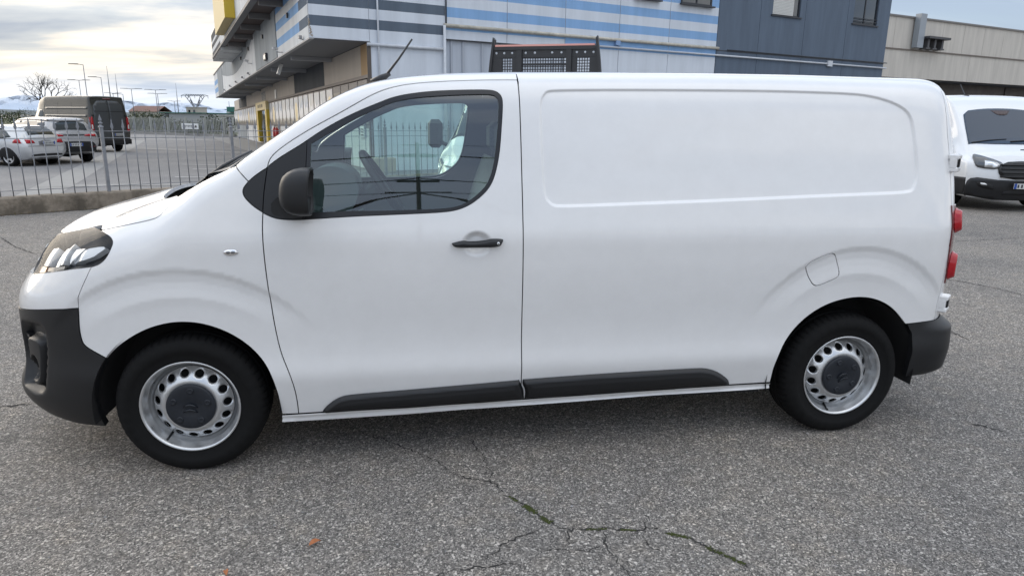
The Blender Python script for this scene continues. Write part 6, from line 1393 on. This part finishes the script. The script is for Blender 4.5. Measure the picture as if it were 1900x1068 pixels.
# badge, handle
def disc_part(name, s, z, a, b, t, m, n=20, parent=None, mirror=True):
    c = on_flank([(s, z)])[0]; nn = surface('flank', np.array([(s, z)]))[1][0]; u = Vector((1, 0, 0)); u = (u-Vector(nn)*u.dot(Vector(nn))).normalized(); w = Vector(nn).cross(u)
    prof = []; k = MB()
    for i, (r, d) in enumerate(((1.0, 0), (.96, t*.7), (.8, t), (.0, t))):
        prof.append([Vector(c)+u*(a*r*math.cos(q))+w*(b*r*math.sin(q))+Vector(nn)*d for q in np.linspace(0, 2*math.pi, n, endpoint=False)])
    v = sum(prof, []); f = [(i*n+j, i*n+(j+1) % n, (i+1)*n+(j+1) % n, (i+1)*n+j) for i in range(3) for j in range(n)]
    k.add(v, f, 0, True); return vpart(k, name, m, parent, mirror)
em = disc_part('side_repeater', .243, 1.049, .031, .014, .006, CHROME)
for s_ in (-.010, .010): disc_part('repeater_mark', .243+s_, 1.049, .010, .006, .0085, mat('repeater_glass', (.10, .10, .11), .1, coat=1), 12)
hp = smooth_poly(SZ['handle'], 2, 70)
def hoff(q):
    d = -seg_sdf(q[:, 0], q[:, 1], hp); return .012+.020*np.sqrt(np.clip(d/.010, 0, 1))
hd = shell('door_handle', 'flank', hp, BLACKP, h=.005, gap=0, off=hoff, analytic=False, flange=.016, edge=.005, use_disp=False)
for i, o in enumerate(hd): o.parent = door[i]
lk = disc_part('lock', 1.413, 1.074, .0085, .0085, .036, STEEL, 14, mirror=False); lk.parent = door[0]
lk2 = disc_part('keyhole', 1.413, 1.074, .003, .003, .038, DARK, 10, mirror=False); lk2.parent = door[0]
# rear doors, lamps, hinges, bumper
rd = cat(RRL, [(3.95, .62), (BACK-.002, .62), (BACK-.002, 1.80)], [(s, 1.80) for s in np.linspace(BACK-.1, 3.9, 20)])
shell('rear_door', 'flank', rd, PAINT, h=(.03, .02), gap=.003, flange=.015)
tl = smooth_poly(np.array([(3.776, 1.225), (3.90, 1.222), (3.905, .83), (3.80, .812), (3.772, .98)]), 1, 60)
TL = shell('tail_lamp', 'flank', tl, DARKRED, h=.012, gap=.001, off=.006, flange=.03)
for zc, hh in ((1.142, .066), (.905, .078)):
    b = smooth_poly(np.array([(3.792, zc-hh), (3.90, zc-hh), (3.90, zc+hh), (3.792, zc+hh)]), 3, 95)
    for i, o in enumerate(shell('lamp_dome', 'flank', b, RED, h=.008, gap=0, off=lambda q, b=b:   .008+.027*sstep(0, .020, -seg_sdf(q[:, 0], q[:, 1], b)), analytic=False, flange=.03, edge=.008)): o.parent = TL[i]
for zc in (1.435, .70):
    c = on_flank([(3.83, zc)], .010)[0]
    hg = MB()
    for dz in (-.032, .032): hg.box((c[0], c[1], c[2]+dz), (.085, .05, .026), rz=R(40), bev=.006)
    hg.box((c[0]+.004, c[1]-.006, c[2]), (.03, .035, .04), rz=R(40), m=1)
    hg.box((c[0]-.022, c[1]-.018, c[2]), (.03, .035, .05), rz=R(40), m=0, bev=.004)
    vpart(hg, 'door_hinge', [PAINT, DARK], mirror=True)
RB = cat(SZ['rb_arch'][[0, 1, 2, 3]], [(3.668, .300)], [(3.8, .305), (4.1, .325), (BACK, .33)], [(BACK, .628), (4.0, .628), (3.86, .622), (3.775, .617), (3.69, .612)])
shell('rear_bumper', 'flank', RB, BLACKP, h=.014, gap=.001, off=lambda q: .004+.062*sstep(3.64, 3.90, q[:, 0])*sstep(.635, .555, q[:, 1])*sstep(.27, .36, q[:, 1]), analytic=False, flange=.03)
# ---- wheels
def wheel(x, y, side):
    w = thing('wheel', 'x', 'x'); del w['label'], w['category']
    w.parent = VAN; w.location = (x-VB[0], y-VB[1], .325)
    t = MB()
    # tyre: sidewall lathe, tread blocks cut by shoulder grooves
    prof = [(.207, .012), (.216, .002), (.226, .0), (.24, -.004), (.262, -.008), (.265, -.0105), (.29, -.009), (.306, -.002), (.317, .008), (.325, .020), (.330, .034)]
    n = 360; v = []; f = []
    tread = [(.3325, .045), (.334, .06), (.334, .075), (.327, .078), (.327, .086), (.335, .089), (.3355, .11), (.328, .113), (.328, .121), (.3355, .124), (.335, .146), (.327, .149), (.327, .157), (.334, .16), (.333, .18), (.325, .205), (.30, .222), (.25, .224), (.207, .205)]
    full = prof+tread; k = len(full)
    for i in range(n):
        a = 2*math.pi*i/n
        for j, (r, d) in enumerate(full):
            if 9 <= j <= 13 and i % 6 == 0: r -= .0065
            if 6 <= j <= 7: d += .0012*(1 if (i//5) % 2 else 0)
            v.append((r*math.cos(a), d, r*math.sin(a)))
    for i in range(n):
        for j in range(k-1): f.append((i*k+j, i*k+j+1, ((i+1) % n)*k+j+1, ((i+1) % n)*k+j))
    t.add(v, f, 0, True)
    ty = t.build('tyre', RUBBER, w)
    # flatten the contact patch
    for q in ty.data.vertices:
        if q.co.z < -.3235: q.co.z = -.3235-.0+(q.co.z+.3235)*.12
    # steel disc with fifteen ventilation holes
    rm = MB()
    rm.lathe([(.208, .020), (.218, .004), (.221, -.001), (.219, -.004), (.213, -.003), (.207, .010), (.2045, .028), (.199, .034), (.196, .050), (.190, .066), (.176, .074)], 72)
    rmo = rm.build('rim', STEEL, w)
    def prof_d(r):
        return np.interp(r, [.0, .098, .108, .118, .130, .150, .168, .178], [.014, .014, .012, .009, .014, .028, .046, .064])
    outer = [(.177*math.cos(a), .177*math.sin(a)) for a in np.linspace(0, 2*math.pi, 72, endpoint=False)]
    inner = [(.092*math.cos(a), .092*math.sin(a)) for a in np.linspace(0, 2*math.pi, 40, endpoint=False)]
    hl = []
    for i in range(15):
        a = 2*math.pi*(i+.25)/15
        hl.append(np.array([((.1535+.0165*math.cos(q))*math.cos(a)-.0195*math.sin(q)*math.sin(a), (.1535+.0165*math.cos(q))*math.sin(a)+.0195*math.sin(q)*math.cos(a)) for q in np.linspace(0, 2*math.pi, 18, endpoint=False)]))
    v2, ff = triangulate(np.array(outer), [np.array(inner)]+hl, (.009, .009))
    dk = MB(); d = prof_d(np.hypot(v2[:, 0], v2[:, 1]))
    dk.add([(a, e, b) for (a, b), e in zip(v2, d)], [tuple(q) for q in ff], 0, True)
    for h_ in hl:
        m_ = len(h_); e = prof_d(np.hypot(h_[:, 0], h_[:, 1]))
        dk.add([(a, y_, b) for (a, b), y_ in zip(h_, e)]+[(a, y_+.012, b) for (a, b), y_ in zip(h_, e)], [(i, (i+1) % m_, m_+(i+1) % m_, m_+i) for i in range(m_)], 0, False)
    dk.build('wheel_disc', STEEL, w)
    MB().lathe([(.0, .10), (.19, .10), (.20, .14)], 40).build('brake_drum', DARK, w)
    # hub cap: shallow cone, five bolt domes, double-chevron mark
    cap = MB(); cap.lathe([(.108, .014), (.107, -.002), (.103, -.004), (.085, -.003), (.050, -.005), (.046, -.0035), (.0001, -.003)], 60)
    co = cap.build('hub_cap', mat('hub_cap', (.009, .012, .018), .5, noise=(60, .2)), w)
    for i in range(5):
        a = HP+2*math.pi*i/5
        b = MB(); b.lathe([(.0155, -.001), (.0145, -.007), (.0115, -.009), (.0085, -.008), (.0001, -.0075)], 18, c=(.078*math.cos(a), 0, .078*math.sin(a)))
        b.build('bolt_dome', MATS['hub_cap'], w)
    for dz in (-.026, -.002):
        c = MB(); pts = [(-.030, -.004, dz), (-.018, -.008, dz+.010), (0, -.010, dz+.022-.006), (.018, -.008, dz+.010), (.030, -.004, dz)]
        c.tube([(x_*1.0, y_-.001, -z_-.0 if False else z_) for x_, y_, z_ in pts], [.002, .0045, .005, .0045, .002], 8); c.build('chevron', MATS['hub_cap'], w)
    va = MB(); va.tube([(-.10, .062, -.155), (-.108, .030, -.168), (-.110, .012, -.170)], [.006, .005, .0045], 8); va.build('valve', BLACKP, w)
    if side < 0: w.rotation_euler = (0, 0, math.pi)
    return w
w0 = wheel(0, .035, 1)
for x, y, s_ in ((3.275, .035, 1), (0, 1.885, -1), (3.275, 1.885, -1)):
    w1 = dup_tree(w0, VAN); w1.location = (x-VB[0], y-VB[1], .325); w1.rotation_euler = (0, R({3.275: -19, 0: 30}[x]), 0 if s_ > 0 else math.pi)
w0.rotation_euler = (0, R(4), 0)
# ---- wheel-arch liners, floor pan
def liner(cx, rx):
    k = MB(); n = 28; v = []
    for i in range(n+1):
        a = math.pi*(-.05+1.1*i/n); v += [(cx+rx*math.cos(a), .030, .325+rx*math.sin(a)*1.02), (cx+(rx-.01)*math.cos(a), .36, .325+(rx-.01)*math.sin(a)*1.02)]
    k.add(v, [(2*i, 2*i+1, 2*i+3, 2*i+2) for i in range(n)], 0, True)
    k.add([v[2*i+1] for i in range(n+1)], [tuple(range(n+1))], 0)
    return vpart(k, 'arch_liner', DARK, mirror=True)
liner(-.01, .405); liner(3.265, .425)
fl = MB()
fl.box((1.62, .96, .30), (2.42, 1.76, .12)); fl.box((-.1, .96, .36), (1.3, 1.1, .22)); fl.box((3.35, .96, .36), (1.0, 1.05, .16))
vpart(fl, 'floor_pan', DARK)
# ---- cabin
ins = MB()
ins.prism([(.14, .35), (.10, 1.0), (.16, 1.45), (.25, 1.74), (1.67, 1.74), (1.76, 1.45), (1.82, 1.0), (1.78, .35)], 1.645, 1.675, 'x')
vpart(ins, 'bulkhead', mat('bulkhead_grey', (.17, .18, .19), .6))
rb_ = MB()
for i in range(7): rb_.box((1.635, .31+.215*i, 1.15), (.025, .05, 1.0), bev=.01)
vpart(rb_, 'bulkhead_rib', mat('bulkhead_rib', (.26, .27, .28), .5)).__setitem__('kind', 'stuff')
db = MB(); db.prism([(-.02, .70), (.02, 1.16), (.14, 1.235), (.42, 1.26), (.60, 1.20), (.72, 1.05), (.70, .70)], .20, 1.72)
vpart(db, 'dashboard', INTERIOR)
bn = MB(); pr = smooth_poly(np.array([(.44, 1.22), (.50, 1.33), (.58, 1.39), (.68, 1.40), (.76, 1.35), (.78, 1.26), (.70, 1.12), (.50, 1.12)]), 3, 95); bn.prism([tuple(q) for q in pr], .34, .68, smooth=True)
vpart(bn, 'instrument_binnacle', INTERIOR)
sw = MB(); c = Vector((.89, .50, 1.295)); ax = Vector((-.839, 0, -.544)).normalized(); u = Vector((0, 1, 0)); w_ = ax.cross(u)
sw.tube([c+(u*math.cos(a)+w_*math.sin(a))*.185 for a in np.linspace(0, 2*math.pi, 37)], .019, 8, cap=False)
for a in (0, math.pi, -HP): sw.tube([c+ax*.03, c+(u*math.cos(a)+w_*math.sin(a))*.18], .016, 6)
sw.tube([c-ax*.01, c+ax*.10, c+ax*.3], [.055, .045, .03], 10)
vpart(sw, 'steering_wheel', BLACKP)
def seat(y0, y1, n_):
    k = MB(); ym = (y0+y1)/2; wd = y1-y0
    k.box((1.26, ym, .80), (.50, wd, .16), bev=.04)
    v = []; f = []
    pr = [(1.40, .84), (1.44, 1.0), (1.50, 1.2), (1.555, 1.36), (1.575, 1.40), (1.60, 1.38), (1.59, 1.2), (1.56, .95), (1.52, .84)]
    k.prism([(a-.04, b) for a, b in pr], y0+.03, y1-.03)
    o = vpart(k, 'seat', FABRIC)
    for i in range(n_):
        yc = y0+wd*(i+.5)/n_
        hh = MB(); hh.box((1.585, yc, 1.52), (.085, .25, .19), bev=.035); hh.tube([(1.57, yc-.06, 1.36), (1.585, yc-.06, 1.47)], .007, 6); hh.tube([(1.57, yc+.06, 1.36), (1.585, yc+.06, 1.47)], .007, 6)
        q = vpart(hh, 'headrest', FABRIC); q.parent = o
    return o
seat(.24, .74, 1); seat(.86, 1.70, 2)
inn = shell('door_trim', 'flank', cat([(.12, 1.31), (.26, 1.395)], [(.408, 1.41)], DT[1:-1], [(1.529, 1.80), (1.64, 1.80), (1.64, .30), (.50, .30), (.42, .56), (.40, .8), (.39, 1.15), (.12, 1.15)]), INTERIOR, h=.035, gap=.004, flange=.0, holes=[inset_poly(densify(GL, .03), -.006)], off=-.030, use_disp=False)
inn2 = shell('headliner', 'top', np.array([(.80, .36), (1.0, .335), (1.62, .32), (1.62, 1.60), (1.0, 1.585), (.80, 1.56)]), mat('headliner', (.30, .30, .29), .9), h=.05, gap=0, flange=0, off=-.035, mirror=False, use_disp=False)
# ---- exterior mirror
MIRC = (.548, -.115, 1.322)
def mirror_unit():
    k = MB(); rings = []
    # housing: rounded shell, open towards the rear
    H_ = [(-.062, .05, .02), (-.060, .30, .30), (-.050, .62, .60), (-.032, .84, .80), (-.010, .95, .93), (.018, 1.0, 1.0), (.046, .99, 1.0), (.060, .97, .985)]
    n = 32; v = []
    cx, cy, cz = MIRC
    def ring(dx, sy, sz_, shrink=1):
        o = []
        for i in range(n):
            a = 2*math.pi*i/n; ca, sa = math.cos(a), math.sin(a)
            e = 2/3.4
            y = math.copysign(abs(ca)**e, ca)*.088*sy*shrink; z = math.copysign(abs(sa)**e, sa)*.098*sz_*shrink
            lift = .022*(dx+.085)/.157
            o.append((cx+dx+.012*max(0, z)/.11, cy+y, cz+z-.012*(1-sz_)))
        return o
    for dx, sy, s2 in H_: v += ring(dx, .25+.75*sy, .25+.75*s2 if dx > -.08 else .1+.5*s2)
    v += ring(.060, 1, 1, .90); v += ring(.028, 1, 1, .86)
    m = len(v)//n
    k.add(v, [(i*n+j, i*n+(j+1) % n, (i+1)*n+(j+1) % n, (i+1)*n+j) for i in range(m-1) for j in range(n)], 0, True)
    k.add(v[:n], [tuple(range(n))], 0, True)
    # shoulder line and arm to the door
    x0, z0 = cx, cz
    k.prism([(x0-.098, z0-.075), (x0-.09, z0-.095), (x0-.02, z0-.108), (x0+.05, z0-.100), (x0+.05, z0-.03), (x0-.02, z0-.015), (x0-.07, z0-.020), (x0-.096, z0-.045)], cy-.02, .035)
    o = vpart(k, 'wing_mirror', BLACKP, mirror=True)
    g = MB(); r_ = ring(.034, 1, 1, .855); g.add(r_, [tuple(range(n))], 0)
    gm = vpart(g, 'mirror_glass', mat('mirror', (.75, .78, .80), .02, metal=1), mirror=True)
    for a, b in zip(gm, o): a.parent = b
mirror_unit()
# ---- aerial
pa = topside(np.array([.88]), np.array([.96]))[0]
an = MB(); an.tube([(pa[0]-.05, .96, pa[2]-.005), (pa[0]+.01, .96, pa[2]+.028), (pa[0]+.05, .96, pa[2]+.05)], [.026, .02, .010], 10)
an.tube([(pa[0]+.02, .96, pa[2]+.03), (pa[0]+.10, .96, pa[2]+.13), (pa[0]+.175, .96, pa[2]+.235)], [.008, .0062, .005], 8)
vpart(an, 'aerial', BLACKG)
